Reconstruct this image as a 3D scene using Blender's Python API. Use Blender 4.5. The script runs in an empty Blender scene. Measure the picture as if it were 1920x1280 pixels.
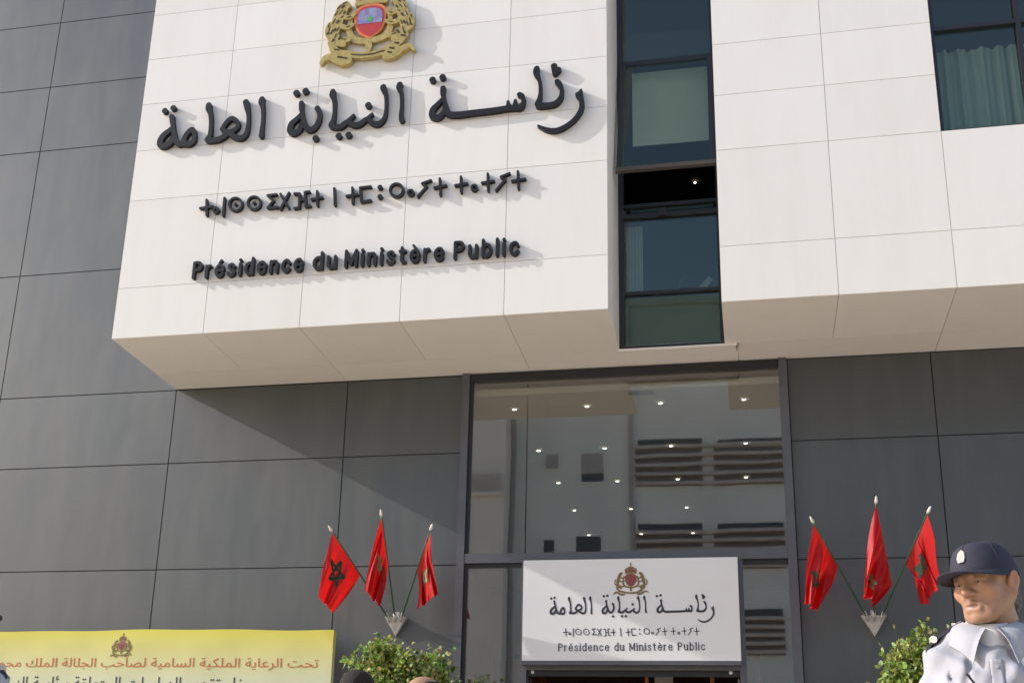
import bpy, bmesh, math, random
import numpy as np
from mathutils import Vector, Matrix

random.seed(7)
np.random.seed(7)
S = bpy.context.scene
COL = S.collection

# ------------------------------------------------------------------ camera
F_PX, PPX, PPY = 2326.158, 873.617, 792.483          # fitted to the photograph (1920 x 1280)
RC = Matrix(((0.9750295, -0.0406048, -0.2183315),     # columns: image right, image down, forward
             (0.2197837, 0.3173079, 0.9225025),
             (0.0318203, -0.9474529, 0.3183088)))
CAM = Vector((0.0, -10.0, 0.85))
cd = bpy.data.cameras.new('camera')
cam = bpy.data.objects.new('camera', cd)
COL.objects.link(cam)
r, d, f = RC.col[0], RC.col[1], RC.col[2]
cam.matrix_world = Matrix(((r[0], -d[0], -f[0], CAM[0]), (r[1], -d[1], -f[1], CAM[1]),
                           (r[2], -d[2], -f[2], CAM[2]), (0, 0, 0, 1)))
cd.sensor_width = 36.0
cd.lens = F_PX * 36 / 1920
cd.shift_x = (960 - PPX) / 1920
cd.shift_y = (PPY - 640) / 1920
cd.clip_end = 2000
S.camera = cam

# ------------------------------------------------------------------ light
SUN_DIR = Vector((4.3, 1.0, -2.25)).normalized()      # the way the light travels
world = bpy.data.worlds.new('World')
S.world = world
world.use_nodes = True
wn = world.node_tree.nodes
sky = wn.new('ShaderNodeTexSky')
sky.sky_type = 'NISHITA'
sky.sun_disc = False
sky.sun_elevation = math.asin(-SUN_DIR.z)
sky.sun_rotation = math.atan2(-SUN_DIR.x, -SUN_DIR.y)
sky.dust_density = 1.5
world.node_tree.links.new(sky.outputs[0], wn['Background'].inputs[0])
wn['Background'].inputs[1].default_value = 0.15
sl = bpy.data.lights.new('sun', 'SUN')
sl.energy = 2.35
sl.angle = math.radians(0.5)
sl.color = (1.0, 0.95, 0.88)
so = bpy.data.objects.new('sun', sl)
COL.objects.link(so)
so.rotation_euler = SUN_DIR.to_track_quat('-Z', 'Y').to_euler()
so.location = (-30, -10, 30)
S.view_settings.view_transform = 'Standard'
S.view_settings.look = 'None'
S.view_settings.gamma = 1.0
S.view_settings.exposure = 0.76


def at(u, v, Y=None, Z=None):
    """the point of the plane Y=... or Z=... seen at pixel (u, v) of the photograph"""
    dv = RC @ Vector(((u - PPX) / F_PX, (v - PPY) / F_PX, 1.0))
    t = (Y - CAM.y) / dv.y if Y is not None else (Z - CAM.z) / dv.z
    return CAM + t * dv


# ------------------------------------------------------------------ materials
def mat(name, col, rough=0.6, spec=0.5, metal=0.0, var=0.0, vscale=3.0, bump=0.0, bscale=40.0,
        col2=None, rvar=0.0, coat=0.0, stretch=(1, 1, 1)):
    m = bpy.data.materials.new(name)
    m.use_nodes = True
    nt = m.node_tree
    b = nt.nodes['Principled BSDF']
    b.inputs['Base Color'].default_value = (*col, 1)
    b.inputs['Roughness'].default_value = rough
    b.inputs['Specular IOR Level'].default_value = spec
    b.inputs['Metallic'].default_value = metal
    b.inputs['Coat Weight'].default_value = coat
    tc = nt.nodes.new('ShaderNodeTexCoord')
    mp = nt.nodes.new('ShaderNodeMapping')
    mp.inputs['Scale'].default_value = stretch
    nt.links.new(tc.outputs['Object'], mp.inputs[0])
    if var or col2:
        n = nt.nodes.new('ShaderNodeTexNoise')
        n.inputs['Scale'].default_value = vscale
        n.inputs['Detail'].default_value = 6
        n.inputs['Roughness'].default_value = 0.65
        nt.links.new(mp.outputs[0], n.inputs['Vector'])
        rp = nt.nodes.new('ShaderNodeValToRGB')
        rp.color_ramp.elements[0].position = 0.3
        rp.color_ramp.elements[1].position = 0.7
        c2 = col2 or tuple(min(1, c * (1 + var)) for c in col)
        c1 = col if col2 else tuple(c * (1 - var) for c in col)
        rp.color_ramp.elements[0].color = (*c1, 1)
        rp.color_ramp.elements[1].color = (*c2, 1)
        nt.links.new(n.outputs[0], rp.inputs[0])
        nt.links.new(rp.outputs[0], b.inputs['Base Color'])
        if rvar:
            mr = nt.nodes.new('ShaderNodeMapRange')
            mr.inputs[3].default_value = rough - rvar
            mr.inputs[4].default_value = rough + rvar
            nt.links.new(n.outputs[0], mr.inputs[0])
            nt.links.new(mr.outputs[0], b.inputs['Roughness'])
    if bump:
        n2 = nt.nodes.new('ShaderNodeTexNoise')
        n2.inputs['Scale'].default_value = bscale
        n2.inputs['Detail'].default_value = 4
        nt.links.new(mp.outputs[0], n2.inputs['Vector'])
        bp = nt.nodes.new('ShaderNodeBump')
        bp.inputs['Strength'].default_value = bump
        bp.inputs['Distance'].default_value = 0.02
        nt.links.new(n2.outputs[0], bp.inputs['Height'])
        nt.links.new(bp.outputs[0], b.inputs['Normal'])
    return m


def cladding_mat(name, col, rough, pvar, stain, scol, spec=0.5, bump=0.03, bscale=2.0, coat=0.0, ior=1.5, rvar=0.0):
    """panel cladding: every panel its own slight tint ('tint' face attribute), streaky weathering"""
    m = bpy.data.materials.new(name)
    m.use_nodes = True
    nt = m.node_tree
    L = nt.links.new
    b = nt.nodes['Principled BSDF']
    b.inputs['Roughness'].default_value = rough
    b.inputs['Specular IOR Level'].default_value = spec
    b.inputs['Coat Weight'].default_value = coat
    b.inputs['Coat Roughness'].default_value = 0.25
    b.inputs['IOR'].default_value = ior
    tc = nt.nodes.new('ShaderNodeTexCoord')
    mp = nt.nodes.new('ShaderNodeMapping')
    mp.inputs['Scale'].default_value = (3.0, 3.0, 0.55)
    L(tc.outputs['Object'], mp.inputs[0])
    n = nt.nodes.new('ShaderNodeTexNoise')
    n.inputs['Scale'].default_value = 1.3
    n.inputs['Detail'].default_value = 8
    n.inputs['Roughness'].default_value = 0.7
    L(mp.outputs[0], n.inputs['Vector'])
    rp = nt.nodes.new('ShaderNodeValToRGB')
    rp.color_ramp.elements[0].position = 0.45
    rp.color_ramp.elements[1].position = 0.8
    rp.color_ramp.elements[0].color = (0, 0, 0, 1)
    rp.color_ramp.elements[1].color = (stain, stain, stain, 1)
    L(n.outputs[0], rp.inputs[0])
    mx = nt.nodes.new('ShaderNodeMixRGB')
    mx.inputs[1].default_value = (*col, 1)
    mx.inputs[2].default_value = (*scol, 1)
    L(rp.outputs[0], mx.inputs[0])
    if rvar:
        rr = nt.nodes.new('ShaderNodeMapRange')
        rr.inputs[1].default_value = 0.3
        rr.inputs[2].default_value = 0.7
        rr.inputs[3].default_value = rough - rvar
        rr.inputs[4].default_value = rough + rvar
        L(n.outputs[0], rr.inputs[0])
        L(rr.outputs[0], b.inputs['Roughness'])
    at_ = nt.nodes.new('ShaderNodeAttribute')
    at_.attribute_name = 'tint'
    mr = nt.nodes.new('ShaderNodeMapRange')
    mr.inputs[3].default_value = 1 - pvar
    mr.inputs[4].default_value = 1 + pvar
    L(at_.outputs['Fac'], mr.inputs[0])
    mu = nt.nodes.new('ShaderNodeMixRGB')
    mu.blend_type = 'MULTIPLY'
    mu.inputs[0].default_value = 1
    L(mx.outputs[0], mu.inputs[1])
    L(mr.outputs[0], mu.inputs[2])
    L(mu.outputs[0], b.inputs['Base Color'])
    n2 = nt.nodes.new('ShaderNodeTexNoise')
    n2.inputs['Scale'].default_value = bscale
    n2.inputs['Detail'].default_value = 3
    L(tc.outputs['Object'], n2.inputs['Vector'])
    bp = nt.nodes.new('ShaderNodeBump')
    bp.inputs['Strength'].default_value = bump
    bp.inputs['Distance'].default_value = 0.05
    L(n2.outputs[0], bp.inputs['Height'])
    L(bp.outputs[0], b.inputs['Normal'])
    return m


def glass_mat(name, tint, f0, wav=0.0, refl=(1, 1, 1)):
    m = bpy.data.materials.new(name)
    m.use_nodes = True
    nt = m.node_tree
    L = nt.links.new
    nt.nodes.remove(nt.nodes['Principled BSDF'])
    out = nt.nodes['Material Output']
    tr = nt.nodes.new('ShaderNodeBsdfTransparent')
    tr.inputs[0].default_value = (*tint, 1)
    gl = nt.nodes.new('ShaderNodeBsdfGlossy')
    gl.inputs['Roughness'].default_value = 0.015
    gl.inputs[0].default_value = (*refl, 1)
    lw = nt.nodes.new('ShaderNodeLayerWeight')
    lw.inputs[0].default_value = 0.5
    pw = nt.nodes.new('ShaderNodeMath')
    pw.operation = 'POWER'
    pw.inputs[1].default_value = 5
    L(lw.outputs['Facing'], pw.inputs[0])
    mr = nt.nodes.new('ShaderNodeMapRange')
    mr.inputs[3].default_value = f0
    mr.inputs[4].default_value = 1.0
    L(pw.outputs[0], mr.inputs[0])
    mx = nt.nodes.new('ShaderNodeMixShader')
    L(mr.outputs[0], mx.inputs[0])
    L(tr.outputs[0], mx.inputs[1])
    L(gl.outputs[0], mx.inputs[2])
    L(mx.outputs[0], out.inputs[0])
    if wav:
        tc = nt.nodes.new('ShaderNodeTexCoord')
        n2 = nt.nodes.new('ShaderNodeTexNoise')
        n2.inputs['Scale'].default_value = 0.8
        L(tc.outputs['Object'], n2.inputs['Vector'])
        bp = nt.nodes.new('ShaderNodeBump')
        bp.inputs['Strength'].default_value = wav
        bp.inputs['Distance'].default_value = 0.02
        L(n2.outputs[0], bp.inputs['Height'])
        L(bp.outputs[0], gl.inputs['Normal'])
    return m


def emit_mat(name, col, s):
    m = bpy.data.materials.new(name)
    m.use_nodes = True
    b = m.node_tree.nodes['Principled BSDF']
    b.inputs['Base Color'].default_value = (*col, 1)
    b.inputs['Emission Color'].default_value = (*col, 1)
    b.inputs['Emission Strength'].default_value = s
    return m


def attr_mat(name, rough=0.5, spec=0.4, bump=0.0, bscale=300, sss=0.0, mul=0.0):
    """colour read from the mesh's own 'col' attribute"""
    m = bpy.data.materials.new(name)
    m.use_nodes = True
    nt = m.node_tree
    b = nt.nodes['Principled BSDF']
    a = nt.nodes.new('ShaderNodeAttribute')
    a.attribute_name = 'col'
    nt.links.new(a.outputs['Color'], b.inputs['Base Color'])
    b.inputs['Roughness'].default_value = rough
    b.inputs['Specular IOR Level'].default_value = spec
    if sss:
        b.inputs['Subsurface Weight'].default_value = sss
        b.inputs['Subsurface Radius'].default_value = (0.01, 0.004, 0.002)
    if bump:
        tc = nt.nodes.new('ShaderNodeTexCoord')
        n2 = nt.nodes.new('ShaderNodeTexNoise')
        n2.inputs['Scale'].default_value = bscale
        nt.links.new(tc.outputs['Object'], n2.inputs['Vector'])
        bp = nt.nodes.new('ShaderNodeBump')
        bp.inputs['Strength'].default_value = bump
        bp.inputs['Distance'].default_value = 0.003
        nt.links.new(n2.outputs[0], bp.inputs['Height'])
        nt.links.new(bp.outputs[0], b.inputs['Normal'])
    return m


M = {}
M['white'] = cladding_mat('white_panel', (0.78, 0.765, 0.745), 0.5, 0.028, 0.38, (0.68, 0.655, 0.62), 0.3)
M['white_core'] = mat('panel_joint', (0.45, 0.42, 0.39), 0.8)
M['grey'] = cladding_mat('grey_panel', (0.012, 0.018, 0.022), 0.49, 0.14, 0.7, (0.050, 0.054, 0.056), 1.0, 0.12, 1.1, ior=1.62, rvar=0.07)
M['grey_core'] = mat('dark_joint', (0.02, 0.02, 0.022), 0.8)
M['frame'] = mat('aluminium_frame', (0.105, 0.11, 0.13), 0.38, 0.5, 0.3, var=0.1, vscale=8)
M['rail'] = mat('brownish_rail', (0.09, 0.075, 0.07), 0.5)
M['dark_frame'] = mat('dark_frame', (0.018, 0.018, 0.024), 0.35)
M['glass'] = glass_mat('clear_glass', (0.80, 0.82, 0.80), 0.165, 0.05)
M['tinted'] = glass_mat('tinted_glass', (0.80, 0.88, 0.84), 0.056, 0.05, (0.92, 1.0, 0.90))
M['spandrel'] = mat('spandrel_back', (0.03, 0.055, 0.055), 0.6, var=0.2, vscale=3)
M['letter'] = mat('charcoal_letter', (0.013, 0.014, 0.019), 0.5, 0.3, bump=0.05, bscale=60)
M['print_black'] = mat('black_print', (0.03, 0.03, 0.045), 0.5)
M['print_red'] = mat('red_print', (0.50, 0.14, 0.06), 0.6)
M['gold'] = mat('gold_relief', (0.58, 0.45, 0.17), 0.38, 0.5, 0.35, col2=(0.33, 0.25, 0.08), vscale=26, bump=0.2, bscale=70)
M['gold_dark'] = mat('gold_hollow_shade', (0.05, 0.03, 0.012), 0.6)  # dark strokes on the relief's top face, painting the shade of incised lines
M['e_red'] = mat('enamel_red', (0.45, 0.04, 0.045), 0.4, var=0.2, vscale=25)
M['e_orange'] = mat('enamel_orange', (0.60, 0.20, 0.07), 0.4, var=0.2, vscale=25)
M['e_blue'] = mat('enamel_blue', (0.13, 0.13, 0.36), 0.4, col2=(0.36, 0.34, 0.50), vscale=16)
M['e_green'] = mat('enamel_green', (0.10, 0.38, 0.10), 0.4)
M['brown_print'] = mat('brown_print', (0.13, 0.085, 0.03), 0.6, col2=(0.24, 0.16, 0.06), vscale=40)
M['maroon_print'] = mat('maroon_print', (0.22, 0.05, 0.06), 0.6, var=0.3, vscale=40)
M['sign'] = mat('white_signboard', (0.70, 0.70, 0.72), 0.3, 0.5, var=0.02, vscale=2)
M['ceiling'] = mat('lobby_ceiling', (0.62, 0.58, 0.52), 0.8, var=0.03)
M['lobby'] = mat('lobby_wall', (0.30, 0.28, 0.27), 0.7, var=0.05)
M['wood'] = mat('brown_wood', (0.16, 0.055, 0.02), 0.45, var=0.35, vscale=4, stretch=(6, 6, 0.6))
M['wood_edge'] = mat('orange_wood_edge', (0.42, 0.17, 0.05), 0.5, var=0.2, vscale=6)
M['shutter'] = mat('grey_shutter', (0.40, 0.36, 0.34), 0.7)
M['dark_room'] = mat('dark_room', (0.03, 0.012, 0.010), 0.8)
M['blind'] = mat('pale_blind', (0.62, 0.60, 0.52), 0.8, var=0.05, vscale=2)
M['curtain'] = mat('pale_curtain', (0.31, 0.31, 0.285), 0.9, var=0.08, vscale=6, stretch=(8, 8, 0.3))
M['downlight'] = emit_mat('lit_downlight', (1.0, 0.93, 0.80), 7.0)
M['ground'] = mat('pale_paving', (0.66, 0.535, 0.40), 0.85, var=0.12, vscale=0.7, bump=0.3, bscale=12)
M['flag_red'] = None
M['pole'] = mat('green_pole', (0.03, 0.10, 0.045), 0.45, var=0.2, vscale=12)
M['finial'] = mat('pale_finial', (0.75, 0.72, 0.68), 0.35, 0.5, 0.2)
M['bracket'] = mat('dull_metal_bracket', (0.42, 0.40, 0.39), 0.5, 0.5, 0.3, var=0.2, vscale=14, bump=0.2)
M['star'] = mat('green_star', (0.010, 0.045, 0.028), 0.8)
M['star_glint'] = mat('glint_green_star', (0.14, 0.24, 0.11), 0.8, var=0.3, vscale=30)  # lighter copy of the same star, bright glints put into its colour
M['bark'] = mat('bark', (0.12, 0.09, 0.06), 0.9, var=0.3, vscale=10, bump=0.5)
M['pot'] = mat('terracotta_pot', (0.33, 0.13, 0.07), 0.8, var=0.15)
M['soil'] = mat('soil', (0.04, 0.03, 0.02), 0.95)
M['shirt'] = mat('lavender_grey_shirt', (0.40, 0.405, 0.46), 0.85, 0.2, var=0.05, vscale=9, bump=0.10, bscale=60)
M['tshirt'] = mat('white_undershirt', (0.74, 0.74, 0.74), 0.9, 0.2, bump=0.1, bscale=400)
M['navy'] = mat('navy_cloth', (0.040, 0.040, 0.062), 0.75, 0.25, var=0.12, vscale=20, bump=0.25, bscale=500)
M['dark_cloth'] = mat('dark_cloth', (0.03, 0.03, 0.035), 0.85, 0.2, var=0.15, vscale=12, bump=0.2, bscale=300)
M['brown_cloth'] = mat('brown_cloth', (0.09, 0.06, 0.045), 0.85, 0.2, var=0.15, vscale=12)
M['badge'] = mat('silver_badge', (0.75, 0.73, 0.68), 0.3, 0.5, 0.5, bump=0.6, bscale=250)
M['seam'] = mat('shirt_seam', (0.20, 0.20, 0.25), 0.9)
M['button'] = mat('shirt_button', (0.42, 0.42, 0.47), 0.4)
M['shoe'] = mat('black_shoe', (0.015, 0.015, 0.016), 0.35)
M['skin'] = attr_mat('skin', 0.48, 0.4, bump=0.25, bscale=420, sss=0.06)
M['hair'] = mat('dark_hair', (0.018, 0.014, 0.012), 0.6, 0.4, var=0.4, vscale=60, bump=0.8, bscale=220)
M['grey_hair'] = mat('greying_hair', (0.16, 0.14, 0.13), 0.7, 0.3, var=0.5, vscale=90, bump=0.6, bscale=300)
M['eye'] = mat('eye_white', (0.34, 0.30, 0.27), 0.25)
M['iris'] = mat('dark_iris', (0.02, 0.012, 0.008), 0.1)
M['opp'] = mat('weathered_white_render', (0.74, 0.71, 0.66), 0.85, var=0.08, vscale=0.5, bump=0.2, bscale=6)
M['opp_pink'] = mat('pale_pink_render', (0.80, 0.73, 0.66), 0.85, var=0.06, vscale=0.6)
M['slat'] = mat('brown_slat', (0.50, 0.42, 0.38), 0.7, var=0.15)
M['screen_back'] = mat('recess_shade_brown', (0.20, 0.155, 0.14), 0.8)  # flat sheet, the shade between the slats put into its colour
M['opp_glass'] = mat('dark_window_glass', (0.07, 0.065, 0.065), 0.12)
M['shutter'] = mat('grey_shutter', (0.40, 0.36, 0.34), 0.7)


def flag_mat():
    m = bpy.data.materials.new('red_flag_cloth')
    m.use_nodes = True
    nt = m.node_tree
    b = nt.nodes['Principled BSDF']
    b.inputs['Base Color'].default_value = (0.50, 0.004, 0.007, 1)
    b.inputs['Roughness'].default_value = 0.55
    t = nt.nodes.new('ShaderNodeBsdfTranslucent')
    t.inputs[0].default_value = (0.75, 0.015, 0.012, 1)
    mx = nt.nodes.new('ShaderNodeMixShader')
    mx.inputs[0].default_value = 0.34
    nt.links.new(b.outputs[0], mx.inputs[1])
    nt.links.new(t.outputs[0], mx.inputs[2])
    nt.links.new(mx.outputs[0], nt.nodes['Material Output'].inputs[0])
    return m


def leaf_mat():
    m = attr_mat('ficus_leaf', 0.42, 0.5)
    nt = m.node_tree
    b = nt.nodes['Principled BSDF']
    a = [n for n in nt.nodes if n.type == 'ATTRIBUTE'][0]
    t = nt.nodes.new('ShaderNodeBsdfTranslucent')
    nt.links.new(a.outputs['Color'], t.inputs[0])
    mx = nt.nodes.new('ShaderNodeMixShader')
    mx.inputs[0].default_value = 0.45
    nt.links.new(b.outputs[0], mx.inputs[1])
    nt.links.new(t.outputs[0], mx.inputs[2])
    nt.links.new(mx.outputs[0], nt.nodes['Material Output'].inputs[0])
    return m


def banner_mat(z0, z1):
    m = bpy.data.materials.new('printed_banner_cloth')
    m.use_nodes = True
    nt = m.node_tree
    b = nt.nodes['Principled BSDF']
    b.inputs['Roughness'].default_value = 0.6
    tc = nt.nodes.new('ShaderNodeTexCoord')
    sp = nt.nodes.new('ShaderNodeSeparateXYZ')
    nt.links.new(tc.outputs['Object'], sp.inputs[0])
    mr = nt.nodes.new('ShaderNodeMapRange')
    mr.inputs[1].default_value = z0
    mr.inputs[2].default_value = z1
    nt.links.new(sp.outputs[2], mr.inputs[0])
    rp = nt.nodes.new('ShaderNodeValToRGB')
    e = rp.color_ramp.elements
    e[0].position = 0.0
    e[0].color = (0.56, 0.60, 0.46, 1)
    e[1].position = 1.0
    e[1].color = (0.60, 0.54, 0.06, 1)
    k = rp.color_ramp.elements.new(0.62)
    k.color = (0.60, 0.57, 0.22, 1)
    nt.links.new(mr.outputs[0], rp.inputs[0])
    nt.links.new(rp.outputs[0], b.inputs['Base Color'])
    return m


M['flag_red'] = flag_mat()
M['leaf'] = leaf_mat()


# ------------------------------------------------------------------ object helpers
class MB:
    def __init__(s):
        s.v, s.f, s.mi, s.t, s.c, s.smooth = [], [], [], [], [], False

    def add(s, verts, faces, mi=0, tint=0.5, col=None):
        o = len(s.v)
        s.v += [tuple(p) for p in verts]
        for f_ in faces:
            s.f.append(tuple(i + o for i in f_))
            s.mi.append(mi)
            s.t.append(tint)
            s.c.append(col)

    def box(s, x0, x1, y0, y1, z0, z1, mi=0, tint=0.5):
        v = [(x, y, z) for z in (z0, z1) for y in (y0, y1) for x in (x0, x1)]
        s.add(v, [(0, 2, 3, 1), (4, 5, 7, 6), (0, 1, 5, 4), (2, 6, 7, 3), (0, 4, 6, 2), (1, 3, 7, 5)], mi, tint)

    def obox(s, a, b, w, h, up=(0, 0, 1), mi=0):
        """bar from a to b with section w x h"""
        a, b = Vector(a), Vector(b)
        t = (b - a).normalized()
        x = t.cross(Vector(up))
        if x.length < 1e-4:
            x = t.cross(Vector((0, 1, 0)))
        x.normalize()
        y = x.cross(t)
        v = []
        for p in (a, b):
            for i, j in ((-1, -1), (1, -1), (1, 1), (-1, 1)):
                v.append(p + x * (i * w / 2) + y * (j * h / 2))
        s.add(v, [(3, 2, 1, 0), (4, 5, 6, 7), (0, 1, 5, 4), (1, 2, 6, 5), (2, 3, 7, 6), (3, 0, 4, 7)], mi)

    def tube(s, pts, rad, n=10, mi=0, caps=True):
        pts = [Vector(p) for p in pts]
        rads = rad if isinstance(rad, (list, tuple)) else [rad] * len(pts)
        rings = []
        for i, p in enumerate(pts):
            t = (pts[min(i + 1, len(pts) - 1)] - pts[max(i - 1, 0)]).normalized()
            x = t.cross(Vector((0.13, 0.2, 0.97)))
            x.normalize()
            y = t.cross(x)
            rings.append([p + (x * math.cos(a) + y * math.sin(a)) * rads[i]
                          for a in [2 * math.pi * k / n for k in range(n)]])
        fs = []
        for i in range(len(rings) - 1):
            for k in range(n):
                fs.append((i * n + k, i * n + (k + 1) % n, (i + 1) * n + (k + 1) % n, (i + 1) * n + k))
        if caps:
            fs.append(tuple(range(n))[::-1])
            fs.append(tuple((len(rings) - 1) * n + k for k in range(n)))
        s.add([q for rg in rings for q in rg], fs, mi)

    def disc(s, c, rx, rz, y0, y1, n=24, mi=0):
        """flat round plate facing -Y"""
        v = [(c[0] + rx * math.cos(2 * math.pi * k / n), y, c[1] + rz * math.sin(2 * math.pi * k / n))
             for y in (y0, y1) for k in range(n)]
        fs = [tuple(range(n)), tuple(range(2 * n - 1, n - 1, -1))]
        for k in range(n):
            fs.append((k, n + k, n + (k + 1) % n, (k + 1) % n))
        s.add(v, fs, mi)

    def build(s, name, mats, parent=None, smooth=None, origin=None):
        me = bpy.data.meshes.new(name)
        v = s.v
        if origin is not None:
            v = [(p[0] - origin[0], p[1] - origin[1], p[2] - origin[2]) for p in v]
        me.from_pydata(v, [], s.f)
        mats = mats if isinstance(mats, (list, tuple)) else [mats]
        for m in mats:
            me.materials.append(m)
        me.polygons.foreach_set('material_index', s.mi)
        a = me.attributes.new('tint', 'FLOAT', 'FACE')
        a.data.foreach_set('value', s.t)
        if any(c is not None for c in s.c):
            a = me.attributes.new('col', 'FLOAT_COLOR', 'FACE')
            a.data.foreach_set('color', [q for c in s.c for q in ((*c, 1) if c else (0.5, 0.5, 0.5, 1))])
        sm = s.smooth if smooth is None else smooth
        if sm:
            me.polygons.foreach_set('use_smooth', [True] * len(me.polygons))
        me.update()
        return link(name, me, parent, origin)


def link(name, me, parent=None, origin=None):
    o = bpy.data.objects.new(name, me)
    COL.objects.link(o)
    if origin is not None:
        o.location = origin
    if parent is not None:
        o.parent = parent
        if origin is not None:
            o.location = Vector(origin) - world_loc(parent)
        else:
            o.location = -world_loc(parent)
    return o


def world_loc(o):
    p = Vector((0, 0, 0))
    while o is not None:
        p += o.location
        o = o.parent
    return p


def thing(name, label, cat, loc=(0, 0, 0), group=None):
    o = bpy.data.objects.new(name, None)
    o.empty_display_size = 0.2
    COL.objects.link(o)
    o.location = loc
    return tag(o, label, cat, group)


def tag(o, label, cat, group=None):
    o['label'] = label
    o['category'] = cat
    if group:
        o['group'] = group
    return o


# ------------------------------------------------------------------ 2-D stroke shapes -> flat cut-out meshes
def spline(pts, sub=6):
    """Catmull-Rom through (x, y, r) points"""
    if len(pts) < 3:
        return pts
    out = []
    P = [pts[0]] + list(pts) + [pts[-1]]
    for i in range(1, len(P) - 2):
        p0, p1, p2, p3 = [np.array(q, float) for q in P[i - 1:i + 3]]
        for k in range(sub):
            t = k / sub
            out.append(tuple(0.5 * ((2 * p1) + (-p0 + p2) * t + (2 * p0 - 5 * p1 + 4 * p2 - p3) * t * t
                                    + (-p0 + 3 * p1 - 3 * p2 + p3) * t ** 3)))
    out.append(tuple(P[-2]))
    return out


def cutout(strokes, step, depth, polys=(), holes=()):
    """union of tapered strokes (and polygons), minus holes, as (verts2d, inner faces, boundary edges)"""
    segs = []
    for st in strokes:
        st = list(st)
        if len(st) == 1:
            segs.append((*st[0], *st[0]))
        for a, b in zip(st[:-1], st[1:]):
            segs.append((*a, *b))
    xs, ys = [], []
    for a in segs:
        xs += [a[0] - a[2], a[3] - a[5], a[0] + a[2], a[3] + a[5]]
        ys += [a[1] - a[2], a[4] - a[5], a[1] + a[2], a[4] + a[5]]
    for pl in polys:
        xs += [q[0] for q in pl]
        ys += [q[1] for q in pl]
    x0, y0 = min(xs) - 2 * step, min(ys) - 2 * step
    nx, ny = int((max(xs) - x0) / step) + 4, int((max(ys) - y0) / step) + 4
    gx, gy = x0 + step * np.arange(nx), y0 + step * np.arange(ny)
    X, Y = np.meshgrid(gx, gy, indexing='ij')
    D = np.full(X.shape, 9.0)

    def seg_d(a, D, sub=False):
        rm = max(a[2], a[5]) + 3 * step
        i0, i1 = np.searchsorted(gx, [min(a[0], a[3]) - rm, max(a[0], a[3]) + rm])
        j0, j1 = np.searchsorted(gy, [min(a[1], a[4]) - rm, max(a[1], a[4]) + rm])
        if i1 <= i0 or j1 <= j0:
            return
        px, py = X[i0:i1, j0:j1], Y[i0:i1, j0:j1]
        dx, dy = a[3] - a[0], a[4] - a[1]
        l2 = dx * dx + dy * dy
        t = np.clip(((px - a[0]) * dx + (py - a[1]) * dy) / l2, 0, 1) if l2 > 1e-12 else np.zeros_like(px)
        dd = np.hypot(px - a[0] - t * dx, py - a[1] - t * dy) - (a[2] + t * (a[5] - a[2]))
        if sub:
            D[i0:i1, j0:j1] = np.maximum(D[i0:i1, j0:j1], -dd)
        else:
            D[i0:i1, j0:j1] = np.minimum(D[i0:i1, j0:j1], dd)

    for a in segs:
        seg_d(a, D)
    for pl in polys:
        inside = np.zeros(X.shape, bool)
        dist = np.full(X.shape, 9.0)
        n = len(pl)
        for i in range(n):
            (ax, ay), (bx, by) = pl[i][:2], pl[(i + 1) % n][:2]
            c = ((ay > Y) != (by > Y)) & (X < (bx - ax) * (Y - ay) / ((by - ay) or 1e-9) + ax)
            inside ^= c
            dx, dy = bx - ax, by - ay
            t = np.clip(((X - ax) * dx + (Y - ay) * dy) / max(dx * dx + dy * dy, 1e-12), 0, 1)
            dist = np.minimum(dist, np.hypot(X - ax - t * dx, Y - ay - t * dy))
        D = np.minimum(D, np.where(inside, -dist, dist))
    for h in holes:
        h = list(h)
        for a, b in zip(h[:-1] or h, h[1:] or h):
            seg_d((*a, *b), D, True)
    verts, vid, faces, edges = [], {}, [], []

    def node(i, j):
        k = ('n', i, j)
        if k not in vid:
            vid[k] = len(verts)
            verts.append((gx[i], gy[j]))
        return vid[k]

    def cross(i, j, i2, j2):
        k = (min(i, i2), min(j, j2), 'h' if j == j2 else 'v')
        if k not in vid:
            a, b = D[i, j], D[i2, j2]
            t = min(0.97, max(0.03, a / (a - b)))
            vid[k] = len(verts)
            verts.append((gx[i] + t * (gx[i2] - gx[i]), gy[j] + t * (gy[j2] - gy[j])))
        return vid[k]

    ins = D < 0
    cells = np.argwhere(ins[:-1, :-1] | ins[1:, :-1] | ins[:-1, 1:] | ins[1:, 1:])
    for i, j in cells:
        cs = [(i, j), (i + 1, j), (i + 1, j + 1), (i, j + 1)]
        poly, cr = [], []
        for q in range(4):
            a, b = cs[q], cs[(q + 1) % 4]
            if ins[a]:
                poly.append(node(*a))
            if ins[a] != ins[b]:
                c = cross(*a, *b)
                poly.append(c)
                cr.append((c, ins[a]))
        if len(poly) >= 3:
            faces.append(tuple(poly))
        for q in range(len(cr)):
            if cr[q][1]:                       # leaving the inside here, next crossing comes back in
                edges.append((cr[q][0], cr[(q + 1) % len(cr)][0]))
    return verts, faces, edges


def cut_mb(mb, strokes, step, yf, yb, mi=0, polys=(), holes=(), mapf=None):
    """adds the cut-out, front face at Y=yf (towards the street), back at Y=yb"""
    v, f_, e = cutout(strokes, step, 0, polys, holes)
    mapf = mapf or (lambda x, z, y: (x, y, z))
    n = len(v)
    vs = [mapf(p[0], p[1], yf) for p in v] + [mapf(p[0], p[1], yb) for p in v]
    fs = list(f_) + [tuple(i + n for i in q[::-1]) for q in f_]
    fs += [(a, a + n, b + n, b) for a, b in e]
    mb.add(vs, fs, mi)


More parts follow.
